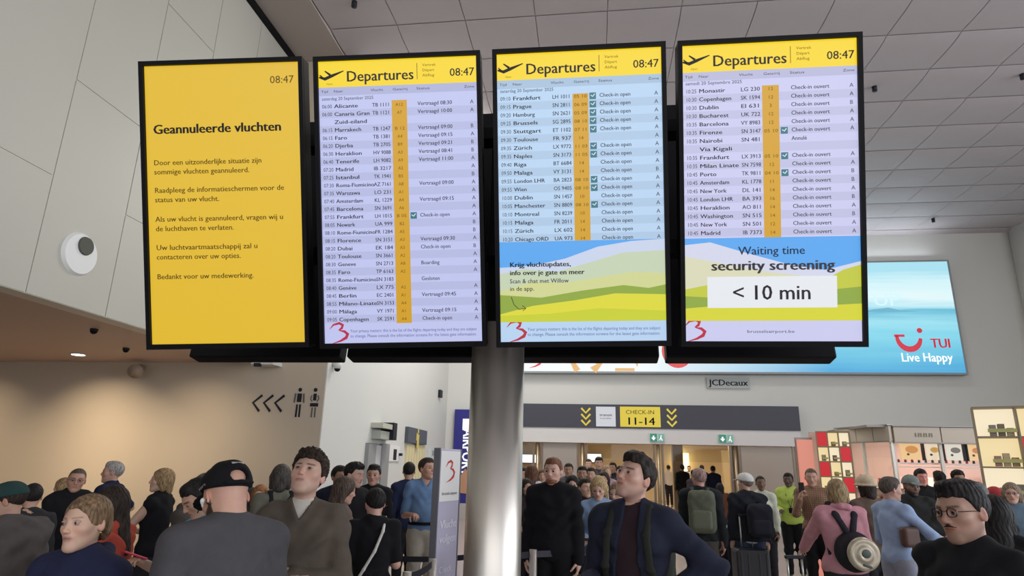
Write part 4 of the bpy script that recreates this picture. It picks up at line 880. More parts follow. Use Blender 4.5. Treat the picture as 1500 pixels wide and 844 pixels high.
# ---------------------------------------------------------------- shop kiosks at the right
clear_glass = glass.copy(); clear_glass.node_tree.nodes['Math'].inputs[1].default_value = .08
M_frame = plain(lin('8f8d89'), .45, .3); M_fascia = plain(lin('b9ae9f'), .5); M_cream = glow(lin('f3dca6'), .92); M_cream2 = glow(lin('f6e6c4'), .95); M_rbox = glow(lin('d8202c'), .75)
def cubby_tower(lab, x0, y, ztop, cw, ch, nc, nr, reds, depth=.3, goods=True, seed=1, rot=18):
    t = thing('cubby_shelf', lab, 'shelf', None, (x0, y, 0)); t.rotation_euler = (0,0,math.radians(-rot)); r = random.Random(seed); f = .02
    Mf = plain(lin('8a7c62'), .5)
    for i in range(nc+1): boxo('upright', (i*cw-f/2, i*cw+f/2, 0, depth, 0, ztop), Mf, t)
    rows_n = nr
    for j in range(rows_n+1): boxo('shelf_board', (f/2, nc*cw-f/2, 0.005, depth, ztop-j*ch-f, ztop-j*ch), Mf, t)
    for j in range(rows_n):
        for i in range(nc):
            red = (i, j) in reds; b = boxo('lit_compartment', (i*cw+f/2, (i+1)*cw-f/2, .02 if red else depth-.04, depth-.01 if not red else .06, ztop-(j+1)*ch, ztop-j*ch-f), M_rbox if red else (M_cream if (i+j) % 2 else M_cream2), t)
            if not red and goods:
                zb = ztop-(j+1)*ch; boxo('price_rail', (i*cw+f+.01+cw*.22, (i+1)*cw-f, .0, .02, zb+ch*.13, zb+ch*.25), plain(lin('b0ae6a'), .5), t)
                for q in range(3 if cw > .3 else 1):
                    xx = i*cw + cw*(.42+.2*q if cw > .3 else .5); hh = ch*(.28+.18*r.random()); ww = cw*.08 if cw > .3 else cw*.2
                    o = boxo('packet', (xx-ww, xx+ww, .10, .22, zb+.005, zb+hh), plain(lin(r.choice(['c8a070','b88a80','9c9288','d4c09a','8c8468'])), .5), t, bev=.004)
    return t
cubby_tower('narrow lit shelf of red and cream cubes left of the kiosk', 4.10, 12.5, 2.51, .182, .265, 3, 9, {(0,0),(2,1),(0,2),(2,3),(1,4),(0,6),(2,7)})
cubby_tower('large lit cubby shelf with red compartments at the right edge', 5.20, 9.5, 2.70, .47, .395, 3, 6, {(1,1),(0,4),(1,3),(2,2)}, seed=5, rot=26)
t = thing('backlit_panel', 'pink glowing side panel beside the narrow cube shelf', 'panel'); boxo('panel', (3.80,4.06,12.62,12.70,0,2.36), glow(lin('e8927c'), .75), t); boxo('frame', (3.78,4.08,12.70,12.74,0,2.40), M_frame, t)
k = thing('shop_kiosk', 'grey-framed kiosk with fascia and orange menu posters behind the crowd', 'kiosk')
boxo('fascia_panel', (5.42, 6.20, 12.42, 12.5, 2.34, 2.60), M_fascia, k); boxo('fascia_panel', (6.22, 7.3, 12.42, 12.5, 2.34, 2.60), M_fascia, k); boxo('fascia_panel', (7.32, 8.6, 12.42, 12.5, 2.34, 2.60), M_fascia, k)
a, b = V(4.93,13.75,0), V(5.40,12.45,0); d = (b-a)/np.linalg.norm(b-a); TK = Matrix([[d[0],d[1],0,a[0]],[d[1],-d[0],0,a[1]],[0,0,1,0],[0,0,0,1]])
for s0, s1 in ((0,.55),(.57,.98),(1.0,1.38)): boxo('fascia_panel', (s0,s1,0,.06,2.36,2.62), M_fascia, k, TK)
for z in (2.32, 2.61): boxo('frame_rail', (5.4,8.6,12.40,12.52,z,z+.02), M_frame, k); boxo('frame_rail', (0,1.38,-.02,.08,z+.02,z+.04), M_frame, k, TK)
M_postw = plain(lin('d8d2c8'), .4)
for x in (5.42, 6.21, 7.31, 8.6): boxo('post', (x-.025,x+.025,12.5,12.55,0,2.34), M_postw, k)
for s in (0,.68,1.36): boxo('post', (s-.02,s+.02,.0,.05,0,2.36), M_postw, k, TK)
boxo('side_glass', (.02,1.34,.02,.03,.9,2.34), clear_glass, k, TK); boxo('side_base', (.02,1.34,.0,.04,0,.9), plain(lin('a8958c'), .6), k, TK)
boxo('back_wall', (4.6,8.8,14.4,14.5,0,2.6), plain(lin('c9a79a'), .6), k); boxo('roof', (5.0,8.8,12.5,14.5,2.60,2.64), M_frame, k)
boxo('ledge', (5.45,7.3,12.60,12.75,1.96,1.985), M_postw, k); boxo('ledge', (5.45,7.3,12.60,12.75,1.90,1.915), M_postw, k)
boxo('counter', (5.45,7.3,12.6,13.1,0,1.05), plain(lin('cbbfb4'), .5), k)
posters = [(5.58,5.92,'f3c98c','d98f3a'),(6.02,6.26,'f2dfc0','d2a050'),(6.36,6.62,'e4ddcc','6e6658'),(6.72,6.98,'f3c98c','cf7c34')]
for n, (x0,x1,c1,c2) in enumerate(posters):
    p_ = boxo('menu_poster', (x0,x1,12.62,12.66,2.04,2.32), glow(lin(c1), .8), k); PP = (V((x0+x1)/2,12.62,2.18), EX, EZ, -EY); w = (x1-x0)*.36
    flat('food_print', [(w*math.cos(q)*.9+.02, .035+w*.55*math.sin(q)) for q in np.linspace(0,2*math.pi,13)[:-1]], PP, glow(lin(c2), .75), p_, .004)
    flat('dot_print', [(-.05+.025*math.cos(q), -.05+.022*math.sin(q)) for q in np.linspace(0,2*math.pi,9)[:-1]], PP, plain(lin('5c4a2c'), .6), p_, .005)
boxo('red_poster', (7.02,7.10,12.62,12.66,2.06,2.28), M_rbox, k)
for x in (5.97,6.31,6.66,6.70): boxo('dark_divider', (x-.012,x+.012,12.6,12.68,2.03,2.33), M_dark, k)
for q in range(7): strokes('fascia_mark', [([(5.78+.045*q,2.43),(5.78+.045*q+.012*(q%2),2.50)], .028)], (V(0,12.42,0), EX, EZ, -EY), plain(lin('77705f'), .6), k)
boxo('fascia_emblem', (.74,.82,-.01,.0,2.44,2.54), plain(lin('77705f'), .6), k, TK)
r = random.Random(3)
for n in range(14):
    x = 5.55 + n*.115; h = .045 + .03*r.random(); c = r.choice(['2a2a30','34484c','a04060','5a6a70','8a3030'])
    tag(cylo('jar', (x,12.68,1.988), (x,12.68,1.988+h), .022, plain(lin(c), .4), None, .018, n=10), '%s jar from the left on the kiosk ledge under the menu posters' % ('first second third fourth fifth sixth seventh eighth ninth tenth eleventh twelfth thirteenth last'.split()[n]), 'jar', 'jars on the kiosk ledge')
# blue poster wall and totem left of the column
t = thing('wall_banner', 'dark blue banner with white letters between totem and column', 'banner'); boxo('panel', (-4.75,-3.3,21.85,21.98,.5,3.60), plain(lin('25257c'), .5), t)
PBn = (V(-4.42,21.85,2.6), -EZ, EX, -EY); lettering('lettering', [('AIRPORT', -.35, .0, .34, 1.55, 'l', .06)], PBn, M_wh, t, .01)
flat('emblem', [(-4.45,2.90),(-3.95,2.90),(-3.95,3.28),(-4.45,3.28)], (V(0,21.84,0), EX, EZ, -EY), M_wh, t, .01)
flat('figure_print', [(-4.65,.85),(-4.15,.80),(-4.10,1.45),(-4.3,1.62),(-4.5,1.3)], (V(0,21.84,0), EX, EZ, -EY), plain(lin('b98a6a'), .6), t, .01)
boxo('plinth', (-4.8,-3.25,21.7,21.95,0,.5), plain(lin('b0aaa8'), .6), t)
tp = atF(657, 660, 6.6); t = thing('info_totem', 'tall white and lilac totem with red emblem beside the column', 'totem', None, (tp[0], tp[1], 0)); t.rotation_euler = (0,0,math.radians(75))
zt = atF(657, 658, 6.6)[2]; boxo('panel', (-.22,.22,-.03,.03,0.02,zt), plain(lin('b7b2c6'), .4), t, bev=.006); boxo('edge_frame', (-.235,-.22,-.035,.035,0,zt+.005), plain(lin('75757e'), .4), t); boxo('edge_frame', (.22,.235,-.035,.035,0,zt+.005), plain(lin('75757e'), .4), t); boxo('foot', (-.26,.26,-.15,.15,0,.02), M_dark, t)
PT = (V(0,-.031,0), EX, EZ, -EY); flat('white_header', [(-.21,zt-.50),(.21,zt-.50),(.21,zt-.02),(-.21,zt-.02)], PT, plain(lin('e2e0de'), .4), t, .002)
b_logo(.0, zt-.22, .20, PT, t, plain(lin('c23a3a'), .5), .005); lettering('lettering', [('brussels airport', 0, zt-.44, .03, .32, 'c')], PT, M_dark, t, .004)
lettering('lettering', [('Vlucht', -.17, zt-.75, .075, .34, 'l', .06), ('volgen', -.17, zt-.88, .075, .34, 'l', .06), ('Check', -.15, zt-1.15, .06, .26), ('in hier', -.15, zt-1.27, .06, .26), ('Vol', -.15, zt-1.48, .06, .18), ('suivre', -.15, zt-1.60, .06, .28)], PT, plain(lin('e6e4ee'), .5), t, .004)
# queue barriers
def barrier(lab, posts_, z=.96, sag=.02, m=None):
    t = thing('queue_barrier', lab, 'barrier', 'belt barriers of the queue')
    for x, y in posts_: cylo('post', (x,y,0.02), (x,y,z+.04), .035, plain(lin('b9b2ac'), .35, .6), t, n=16); cylo('foot', (x,y,0), (x,y,.02), .17, M_dark, t, n=24)
    for (x0,y0),(x1,y1) in zip(posts_[:-1], posts_[1:]):
        n = 8; vs, fs = [], []
        for i in range(n+1):
            u = i/n; zz = z - sag*math.sin(math.pi*u)
            for dz in (-.028,.028):
                for dn in (-.0015,.0015): vs.append((x0+(x1-x0)*u, y0+(y1-y0)*u + dn, zz+dz))
        for i in range(n):
            o = i*4; fs += [(o,o+4,o+6,o+2),(o+1,o+3,o+7,o+5),(o+2,o+6,o+7,o+3),(o,o+1,o+5,o+4)]
        poly('belt', vs, fs, m or plain(lin('2b2430'), .7), t)
def gp(px, py, z): p = atZ(px, py, z); return (p[0], p[1])
barrier('dark belt barrier in front of the bearded man right of the column', [gp(700,812,1.0), gp(781,812,1.0), gp(890,800,1.0)], 1.0)
barrier('black belt barrier before the man in the blue polo', [gp(566,818,.82), gp(700,815,.82)], .82, m=M_dark)
p1, p2 = gp(596,846,.93), gp(634,826,.93); barrier('black belt barrier crossing low beside the totem', [p1, p2], .93, m=M_dark)
# suitcases
def suitcase(lab, px, py, D, w, h, c, handle=.0, rot=0, hm=None, z0=.05):
    p = atF(px, py, D); t = thing('suitcase', lab, 'suitcase', None, (p[0], p[1], 0)); t.rotation_euler = (0,0,math.radians(rot))
    boxo('shell', (-w/2,w/2,-.13,.13,z0,z0+h), plain(lin(c), .4), t, bev=.035)
    for x in (-w/2+.05, -w/6, w/6, w/2-.05): boxo('rib', (x-.012,x+.012,-.137,.137,z0+.05,z0+h-.05), plain(lin(c), .35), t, bev=.004)
    for sx in (-1,1):
        for sy in (-1,1): cylo('wheel', (sx*(w/2-.05)-.012, sy*.09, .025), (sx*(w/2-.05)+.012, sy*.09, .025), .025, M_black, t, n=14)
    if handle:
        hmm = hm or plain(lin('c9c6c2'), .3, .8)
        for sx in (-1,1): cylo('handle_rod', (sx*.07,.09,z0+h-.02), (sx*.07,.09,z0+h+handle), .010, hmm, t, n=10)
        boxo('grip', (-.09,.09,.07,.11,z0+h+handle,z0+h+handle+.03), M_dark, t, bev=.008)
    return t
suitcase('black hard suitcase with raised handle held by the white-capped traveller', 1098, 800, 8.6, .42, .78, '1c1c22', .38, 8)
suitcase('black suitcase standing behind and left of another, white bag on top', 1068, 790, 9.3, .44, .88, '18181c', 0, 5)
suitcase('dark suitcase with long silver handle beside the blonde woman', 872, 800, 7.3, .40, .62, '222026', .48, 10)
suitcase('light green suitcase at the feet of the pink-hoodie woman', 1172, 830, 6.2, .42, .76, 'a8cf9c', .20, 12, z0=.05)
p = atF(1066, 770, 9.3); t = tag(mesh_obj('carrier_bag', [surface([box((p[0],p[1],.98), (.24,.13,.06), .04), ell((p[0]-.08,p[1],1.02), (.12,.09,.06), .04)], .02, lambda X,Y,Z: .008*n3(X,Y,Z,30,1))], plain(lin('c9c9cc'), .6)), 'white carrier bag lying on top of the taller black suitcase', 'bag')

for j, z in enumerate((1.15, 1.50)):
    boxo('back_shelf', (4.7,8.7,14.1,14.4,z,z+.02), M_postw, k)
    for n in range(22):
        x = 4.8+n*.178; h = .12+.12*r.random(); boxo('packet', (x-.05,x+.05,14.18,14.3,z+.02,z+.02+h), plain(lin(r.choice(['d8b0a0','b84a48','e6dccf','c98f88','8c6a60','d9c7a0'])), .5), k)
area('kiosk_lamp', (6.6, 13.5, 2.55), (2.6, .4), 40, (6.6, 13.7, 0), (1, .86, .78))
# ---------------------------------------------------------------- the crowd
S1_, S2_, S3_, S4_ = (.60,.37,.27), (.52,.31,.22), (.34,.19,.12), (.09,.05,.035)     # skin tones
BK, DB, MB_, LB, BL, GY, RD = (.012,.010,.010), (.028,.018,.013), (.07,.042,.025), (.20,.125,.07), (.42,.30,.16), (.26,.25,.24), (.22,.09,.035)
BLACK, NAVY, CHAR, JEAN = lin('17171b'), lin('1b2036'), lin('303034'), lin('323c54')
def add(ctx, name, prims, vox, m, disp=None, clip=None, head=False):
    v, q = surface(prims, vox, disp, clip)
    if head: v = ctx['HT'](v)
    return mesh_obj(name, [(v, q)], m, ctx['root'])
def solo(ctx, name, prims, vox, m, label, cat, disp=None, clip=None, group=None):
    """a carried thing: top-level, built in the carrier's frame; parked until the carrier is placed"""
    v, q = surface(prims, vox, disp, clip); o = mesh_obj(name, [(v, q)], m); tag(o, label, cat, group); PEND.append((ctx['root'], o)); return o
PEND = []
def settle():
    for r_, o in PEND: o.location = r_.location; o.rotation_euler = r_.rotation_euler
    PEND.clear()
def P_(*a, **k): c = person(*a, **k); settle(); return c
def glasses(m_rim, tint=None):
    def f(ctx):
        for s in (-1,1):
            n = 20; vs, fs = [], []
            for i in range(n):
                a = 2*math.pi*i/n
                for rr in (1.0, .86):
                    for dy in (.0,.0035):
                        p = V(s*.0325 + .0225*rr*math.copysign(abs(math.cos(a))**.8, math.cos(a)), .0945 + dy - .10*abs(.0225*rr*math.cos(a)*s) , .1210 + .0175*rr*math.copysign(abs(math.sin(a))**.8, math.sin(a))); vs.append(ctx['HT'](p)[0])
            for i in range(n):
                a, b = i*4, ((i+1) % n)*4; fs += [(a,b,b+1,a+1),(a+2,a+3,b+3,b+2),(a+1,b+1,b+3,a+3),(a,a+2,b+2,b)]
            mesh_obj('glasses_rim', [(np.array(vs), fs)], m_rim, ctx['root'], smooth=False)
            if tint is not None: mesh_obj('lens', [(ctx['HT'](np.array([[s*.0325 + .020*math.cos(q), .0955, .1210 + .0155*math.sin(q)] for q in np.linspace(0,2*math.pi,17)[:-1]] + [[s*.0325,.0960,.1210]])), [(i,(i+1)%16,16,16) for i in range(16)])], tint, ctx['root'], smooth=False)
        for s in (-1,1): add(ctx, 'glasses_temple', [cap((s*.054,.088,.126), (s*.080,-.002,.124), .0022, k=.001)], .0028, m_rim, head=True)
        add(ctx, 'glasses_bridge', [cap((-.011,.098,.127), (.011,.098,.127), .0022, k=.001)], .0028, m_rim, head=True)
    return f
def capf(c, peak=True, band=None, text=False, gap=False):
    m = cloth_mat(c)
    def f(ctx):
        hv = .005 if ctx['detail'] == 2 else .009
        def clip(X, Y, Z): 
            d = ((.150 + (.36 if gap else .10)*np.clip(Y, -.12, .05)) - Z)
            if gap: d = np.maximum(d, .027 - np.sqrt(X**2*.6 + (Z-.152)**2) + (Y > -.05) * -1)
            return d
        add(ctx, 'cap_crown', [ell((0,-.015,.155), (.092,.114,.100), .01), ell((0,.03,.19), (.068,.066,.055), .02)], hv, m, lambda X,Y,Z: .0015*np.sin(np.arctan2(X,Y)*6)*(Z>.16), clip, head=True)
        if peak: add(ctx, 'cap_peak', [ell((0,.120,.160), (.066,.062,.010), .008, R=rx(-.22))], hv, m, None, lambda X,Y,Z: .055 - Y, head=True)
        if gap: add(ctx, 'cap_strap', [cap((-.05,-.112,.122), (0,-.126,.120), .008, k=.004), cap((.05,-.112,.122), (0,-.126,.120), .008, k=.004)], .005, m, head=True); add(ctx, 'cap_label', [box((.005,-.100,.205), (.026,.012,.010), .004, R=rx(.5))], .004, cloth_mat(lin('a8a29c')), head=True)
        if text:
            O = ctx['HT']((-.088,-.005,.153))[0]; R = ctx['RH'] @ V(0,-1,0)*-1; N = ctx['RH'] @ V(-1,0,.1)
            lettering('lettering', [('REBEL', -.03, 0, .010, .06)], (O, -R, ctx['RH'] @ EZ, N), plain(lin('b4b0aa'), .7), ctx['root'], .004)
    return f
def multi(*fs):
    def f(ctx):
        for g in fs: g(ctx)
    return f
def backpack(c, label, w=.15, h=.23, d=.10, z=.68, straps=True, c2=None, side=0):
    def f(ctx):
        H = ctx['H']; J = ctx['J']; up, o = J['up'], J['pelvis']; T = lambda p: o + up @ (V(*p) - o)
        vox = .012 if ctx['detail'] == 2 else .018; tk = .10*H*.62 + .05
        e = empty('backpack'); tag(e, label, 'backpack')
        def mk(n, pr, m, vx=vox, dsp=None):
            v, q = surface(pr, vx, dsp); mesh_obj(n, [(v, q)], m, e)
        mk('body', [box(T((side,-tk-d*.75,z*H)), (w,d,h), .07, .03, R=up)], cloth_mat(c), dsp=cloth_disp(.006, J, 1))
        mk('front_pocket', [box(T((side,-tk-d*1.65,z*H-h*.35)), (w*.78,d*.35,h*.48), .04, .02, R=up)], cloth_mat(c2 or tuple(v*1.3 for v in c)))
        mk('top_handle', [cap(T((side-.03,-tk-d*.3,z*H+h)), T((side,-tk-d*.3,z*H+h+.03)), .008), cap(T((side,-tk-d*.3,z*H+h+.03)), T((side+.03,-tk-d*.3,z*H+h)), .008)], cloth_mat(BLACK), .009)
        if straps:
            g = .052
            for n in 'rl':
                s = 1 if n == 'r' else -1; x = s*.052*H
                pts = [T((x*.9,-.062*H-g*.6,.77*H)), T((x,-.035*H,.835*H+g*.45)), T((x,.020*H,.832*H+g*.45)), T((x*1.08,.062*H+g*.5,.77*H)), T((x*1.25,.060*H+g*.55,.68*H)), T((x*1.7,.0,.60*H))]
                mk('shoulder_strap', [cap(a_, b_, .011, k=.012, q=(2.1,1,1)) for a_, b_ in zip(pts[:-1], pts[1:])], cloth_mat(tuple(v*.8 for v in c)), .011)
        PEND.append((ctx['root'], e))
    return f
def bag_strap(c, shoulder='l', r=.013):
    def f(ctx):
        H = ctx['H']; J = ctx['J']; s = 1 if shoulder == 'r' else -1; g = .03; T = lambda p: J['pelvis'] + J['up'] @ (V(*p) - J['pelvis'])
        pts = [T((s*.055*H,.0,.835*H+g*.6)), T((s*.035*H,-.058*H-g,.79*H)), T((-.0*s*H,-.068*H-g*1.1,.70*H)), T((-s*.045*H,-.066*H-g,.62*H)), T((-s*.085*H,-.030*H-g,.54*H)), T((-s*.10*H,0,.50*H))]
        p2 = [T((s*.055*H,.0,.835*H+g*.6)), T((s*.035*H,.060*H+g,.78*H)), T((0,.072*H+g*1.2,.70*H)), T((-s*.06*H,.062*H+g,.60*H)), T((-s*.10*H,0,.50*H))]
        add(ctx, 'bag_strap', [cap(a_, b_, r, k=.01) for q in (pts, p2) for a_, b_ in zip(q[:-1], q[1:])], .008 if ctx['detail'] == 2 else .012, cloth_mat(c))
    return f
def phone(label, c='202024', side='r', off=(0,.02,.07), tilt=.4):
    def f(ctx):
        J = ctx['J']; w = J['wr'+side] + J['fa'+side]*.085
        v, q = surface([box(w + V(*off), (.037,.006,.074), .005, .002, R=rx(-tilt))], .0045); o = mesh_obj('phone', [(v, q)], plain(lin(c), .3)); tag(o, label, 'phone'); PEND.append((ctx['root'], o))
    return f
def lanyard(c):
    def f(ctx):
        J, H = ctx['J'], ctx['H']; T = lambda p: J['pelvis'] + J['up'] @ (V(*p) - J['pelvis'])
        add(ctx, 'lanyard', [cap(T((s*.04*H,.0,.845*H)), T((s*.035*H,.052*H+.03,.78*H)), .006, k=.004) for s in (-1,1)] + [cap(T((s*.035*H,.052*H+.03,.78*H)), T((0,.066*H+.035,.66*H)), .006, k=.004) for s in (-1,1)] + [box(T((0,.066*H+.04,.635*H)), (.035,.004,.045), .003)], .008, cloth_mat(c))
    return f

# ---- nearest people, left to right
P_('person in dark teal cap and bulky grey jacket at the left edge, back turned', 14, 706, 4.3, 38, hair=('short', DB), skin=S2_, top=('puffer', lin('575150')), arms=('bent','bent'), head=(35,-12,0), detail=2, wide=1.25, extra=capf(lin('24413f'), True), lean=.12)
P_('woman in navy hoodie with tied light brown hair, face turned left', 138, 722, 2.87, 140, fem=1, hair=('tied', LB), skin=(.66,.42,.31), top=('hoodie', lin('232747')), arms=('down','down'), head=(-2,3,4), detail=2, hscale=1.10,
   face=dict(brow=(.10,.06,.04), blush=.2, lips=(.45,.18,.16), look=.5), eyes=(.06,.05,.03),
   extra=lambda c: [add(c, 'drawstring', [cap(c['J']['neck'] + V(s*.035,.10,-.06), c['J']['neck'] + V(s*.05,.135,-.20), .0035, k=.002)], .004, cloth_mat(lin('d8d4d0'))) for s in (-1,1)] + [add(c, 'earring', [sph((s*.082,-.004,.078), .005)], .003, plain(lin('c8b070'), .3, .9), head=True) for s in (-1,1)])
P_('woman with long dark hair in orange-red jacket behind the navy hoodie', 166, 710, 4.2, 60, fem=1, hair=('longer', DB), skin=S2_, top=('jacket', lin('b03a20')), under=(BLACK,), arms=('bent','bent'), head=(10,-10,0), detail=2)
P_('man in teal T-shirt bending his dark-haired head over a phone', 283, 701, 4.2, 112, hair=('short', BK), skin=S2_, top=('tshirt', lin('3e97aa')), sleeve=.42, arms=('phone','forward'), head=(0,-28,0), lean=.10, detail=2, hscale=1.12,
   face=dict(brow=(.02,.015,.01)), extra=multi(phone('red phone held low by the man in teal', 'c0304a', 'r', (0,.0,.02), 1.2), lambda c: add(c, 'headset_strap', [cap((s*.083,-.01,.125), (s*.06,.06,.055), .004, k=.003) for s in (-1,)], .004, cloth_mat(BLACK), head=True)))
P_('man in black snap-strap cap and grey T-shirt seen from behind', 330, 684, 2.9, 22, hair=None, skin=(.60,.34,.25), top=('tshirt', lin('4b494d')), sleeve=.48, arms=('bent','bent'), head=(4,-22,0), detail=2, wide=1.12, hb=1.045, lean=.12, hscale=1.18, belly=.03,
   face=dict(neck=1.22, beard=(.05,.03,.02)), extra=multi(capf(lin('17161a'), True, gap=True, text=True), lambda c: add(c, 'earbud', [ell((-.088,.004,.108), (.007,.007,.008)), cap((-.088,.010,.104), (-.086,.018,.088), .0035)], .0035, plain(lin('e4e0dc'), .3), head=True)))
P_('curly dark-haired man in brown sweater with folded arms looking up', 463, 662, 3.75, 172, hair=('curly', (.030,.017,.012)), skin=(.64,.40,.31), top=('sweater', lin('5b5046')), under=(lin('c8c0b6'),), collar=(lin('62564b'),), arms=('folded','folded2'), head=(-10,24,-4), detail=2, hscale=1.12,
   face=dict(vneck=.052, stubble=.12, lookup=.35, lips=(.48,.20,.18), blush=.2, brow=(.03,.02,.015)), extra=lambda c: add(c, 'undershirt_neck', [cap(c['J']['neck'] + V(0,.012,-.05), c['J']['neck'] + V(0,.006,-.012), .070, .058, .01)], .010, cloth_mat(lin('c6beb4'))))
P_('person in black T-shirt with white bag strap and short black hair, seen from behind', 551, 713, 5.4, 8, hair=('short', BK), skin=(.58,.33,.26), top=('tshirt', lin('141418')), sleeve=.40, arms=('bent','bent'), head=(8,-10,0), detail=2, hscale=1.12, vol=1.5, extra=bag_strap(lin('cfc9c2'), 'r', .012))
P_('dark-haired man in open navy jacket looking up, centre right of the column', 943, 665, 3.75, 164, hair=('messy', (.020,.013,.010)), skin=(.62,.37,.29), top=('jacket', lin('23273a')), under=(lin('33222a'),), jacket_open=True, arms=('bent','akimbo'), head=(-26,20,-6), detail=2, hscale=1.12,
   legs=(lin('202028'),), face=dict(stubble=.45, lookup=.3, blush=.2, brow=(.02,.013,.01)), extra=backpack(lin('33362f'), 'olive-black backpack worn by the man looking up in the navy jacket', z=.66, h=.22))
P_('man with round dark glasses, moustache and black shirt at lower right', 1402, 699, 2.85, 150, hair=('quiff', (.010,.008,.008)), skin=(.46,.27,.20), top=('shirt', lin('1b1b20')), arms=('down','down'), head=(-8,-3,3), detail=2, hscale=1.13, collar=(lin('1d1d22'),),
   face=dict(moustache=(.015,.010,.008), brow=(.012,.008,.006), stubble=.5, look=.3, blush=.08), extra=glasses(plain(lin('2a1c18'), .3)))
P_('long-haired figure in black with back turned behind the man with glasses', 1452, 722, 4.2, 5, fem=1, hair=('longer', BK), skin=S3_, top=('sweater', lin('121215')), arms=('down','down'), head=(0,-8,0), detail=2, vol=2.2, wide=1.15)
# ---- second row, left
P_('short dark-haired head behind the grey jacket at far left', 51, 707, 5.7, 10, hair=('short', BK), skin=S2_, top=('shirt', CHAR), head=(0,-6,0))
P_('man with sunglasses and short grey-brown hair facing the camera, far left', 117, 686, 6.7, 176, hair=('buzz', (.09,.07,.055)), skin=(.50,.28,.20), top=('jacket', lin('1d1d22')), head=(4,0,-4), hscale=1.1, face=dict(eyes=1), extra=glasses(plain(BLACK, .3), plain((.01,.01,.012), .12)))
P_('fair-haired head half hidden behind the man with sunglasses', 97, 699, 7.6, 60, fem=1, hair=('bob', (.30,.20,.10)), skin=S1_, top=('jacket', lin('1a1a20')))
P_('grey-haired man in navy polo with hands on hips, profile to the left', 171, 675, 7.7, 60, hair=('short', (.30,.28,.26)), skin=(.52,.30,.22), top=('shirt', lin('1e2442')), sleeve=.42, arms=('akimbo','akimbo'), head=(25,2,0), hscale=1.08, collar=(lin('1e2442'),), belly=.03, legs=(lin('33322f'),))
P_('woman with blonde bob and black sleeveless top, profile to the left', 244, 685, 6.5, 66, fem=1, hair=('bob', (.26,.17,.085)), skin=(.55,.35,.26), top=('tank_top', lin('15151a')), sleeve=0, arms=('bent','forward'), head=(25,4,0), wide=1.12)
P_('dark-haired head just above the black cap', 347, 676, 7.2, 20, hair=('messy', DB), skin=S2_, top=('jacket', CHAR), head=(-20,0,0))
P_('grey-brown hooded head left of the black cap', 303, 692, 5.5, 30, fem=1, hair=('bob', (.10,.085,.075)), skin=S2_, top=('jacket', lin('4a443e')))
P_('girl with auburn hair looking at the camera behind the capped man', 383, 709, 6.6, 178, fem=1, hair=('long', (.30,.125,.045)), skin=(.64,.42,.32), top=('jacket', lin('3a3632')), head=(-6,0,0), face=dict(eyes=1))
P_('person with grey-brown hair in olive jacket and black backpack, seen from behind', 414, 679, 6.1, 14, fem=1, hair=('bob', (.060,.050,.044)), skin=S2_, top=('jacket', lin('6f6c5e')), head=(-20,0,0), extra=backpack(lin('26262a'), 'black backpack on the olive jacket left of the curly-haired man', side=.06, z=.70, h=.2))
P_('dark-haired man in navy half hidden left of the long-haired woman', 498, 681, 7.2, 190, hair=('short', BK), skin=S3_, top=('jacket', lin('20263a')), head=(20,0,0))
P_('man with swept black hair and pale face, profile behind the curly-haired man', 520, 675, 6.8, 225, hair=('messy', BK), skin=(.60,.36,.28), top=('jacket', lin('1b1b20')), head=(10,-6,0))
P_('woman with long brown hair in brown top beside the curly-haired man', 508, 697, 5.9, 285, fem=1, hair=('long', (.075,.05,.038)), skin=(.56,.32,.25), top=('shirt', lin('6c5a50')), head=(0,-12,0))
P_('smiling young man in black T-shirt before the white doors', 549, 679, 8.0, 178, hair=('quiff', BK), skin=(.52,.30,.22), top=('tshirt', lin('1c1c20')), under=(lin('c8c8c8'),), sleeve=.45, head=(-8,0,0), hscale=1.05, face=dict(eyes=1))
P_('dark-haired man in navy shirt behind the man in the blue polo', 600, 676, 9.2, 20, hair=('short', BK), skin=S2_, top=('shirt', lin('20294a')), head=(-25,0,0))
P_('man in light blue polo, black belt and beige trousers looking right', 624, 670, 8.2, 188, hair=('short', (.035,.025,.02)), skin=(.58,.32,.23), top=('shirt', lin('5f83ae')), sleeve=.45, arms=('bent','down'), head=(34,6,0), hscale=1.12, collar=(lin('56789f'),), belly=.05, wide=1.06, legs=(lin('b0a898'),), belt=(BLACK,), face=dict(eyes=1, vneck=.05))
# ---- behind the column and the middle
P_('woman with reddish brown hair and white denim jacket beside the column', 779, 680, 9.7, 10, fem=1, hair=('long', (.12,.055,.03)), skin=S1_, top=('jacket', lin('b4b8be')), head=(-10,0,0))
P_('red-haired bearded man in black coat with belt barrier before him', 811, 669, 6.6, 166, hair=('short', (.17,.075,.040)), skin=(.60,.36,.28), top=('coat', lin('141419')), arms=('down','down'), head=(-4,0,0), hscale=1.10, wide=1.08, legs=(lin('131316'),), face=dict(beardvol=(.20,.085,.045), eyes=1))
P_('dark-haired woman with pale face just right of the bearded man', 838, 695, 8.5, 176, fem=1, hair=('long', BK), skin=S1_, top=('jacket', lin('241d24')), head=(6,-6,0), face=dict(eyes=1))
P_('short-haired man far behind the bearded man by the grey door panel', 833, 678, 12.5, 175, hair=('short', DB), skin=S3_, top=('shirt', lin('5c5458')))
P_('dark-bearded man in black between the bearded man and the blonde woman', 853, 682, 10.5, 176, hair=('short', BK), skin=S3_, top=('tshirt', lin('1c161c')), face=dict(beard=(.02,.015,.012)))
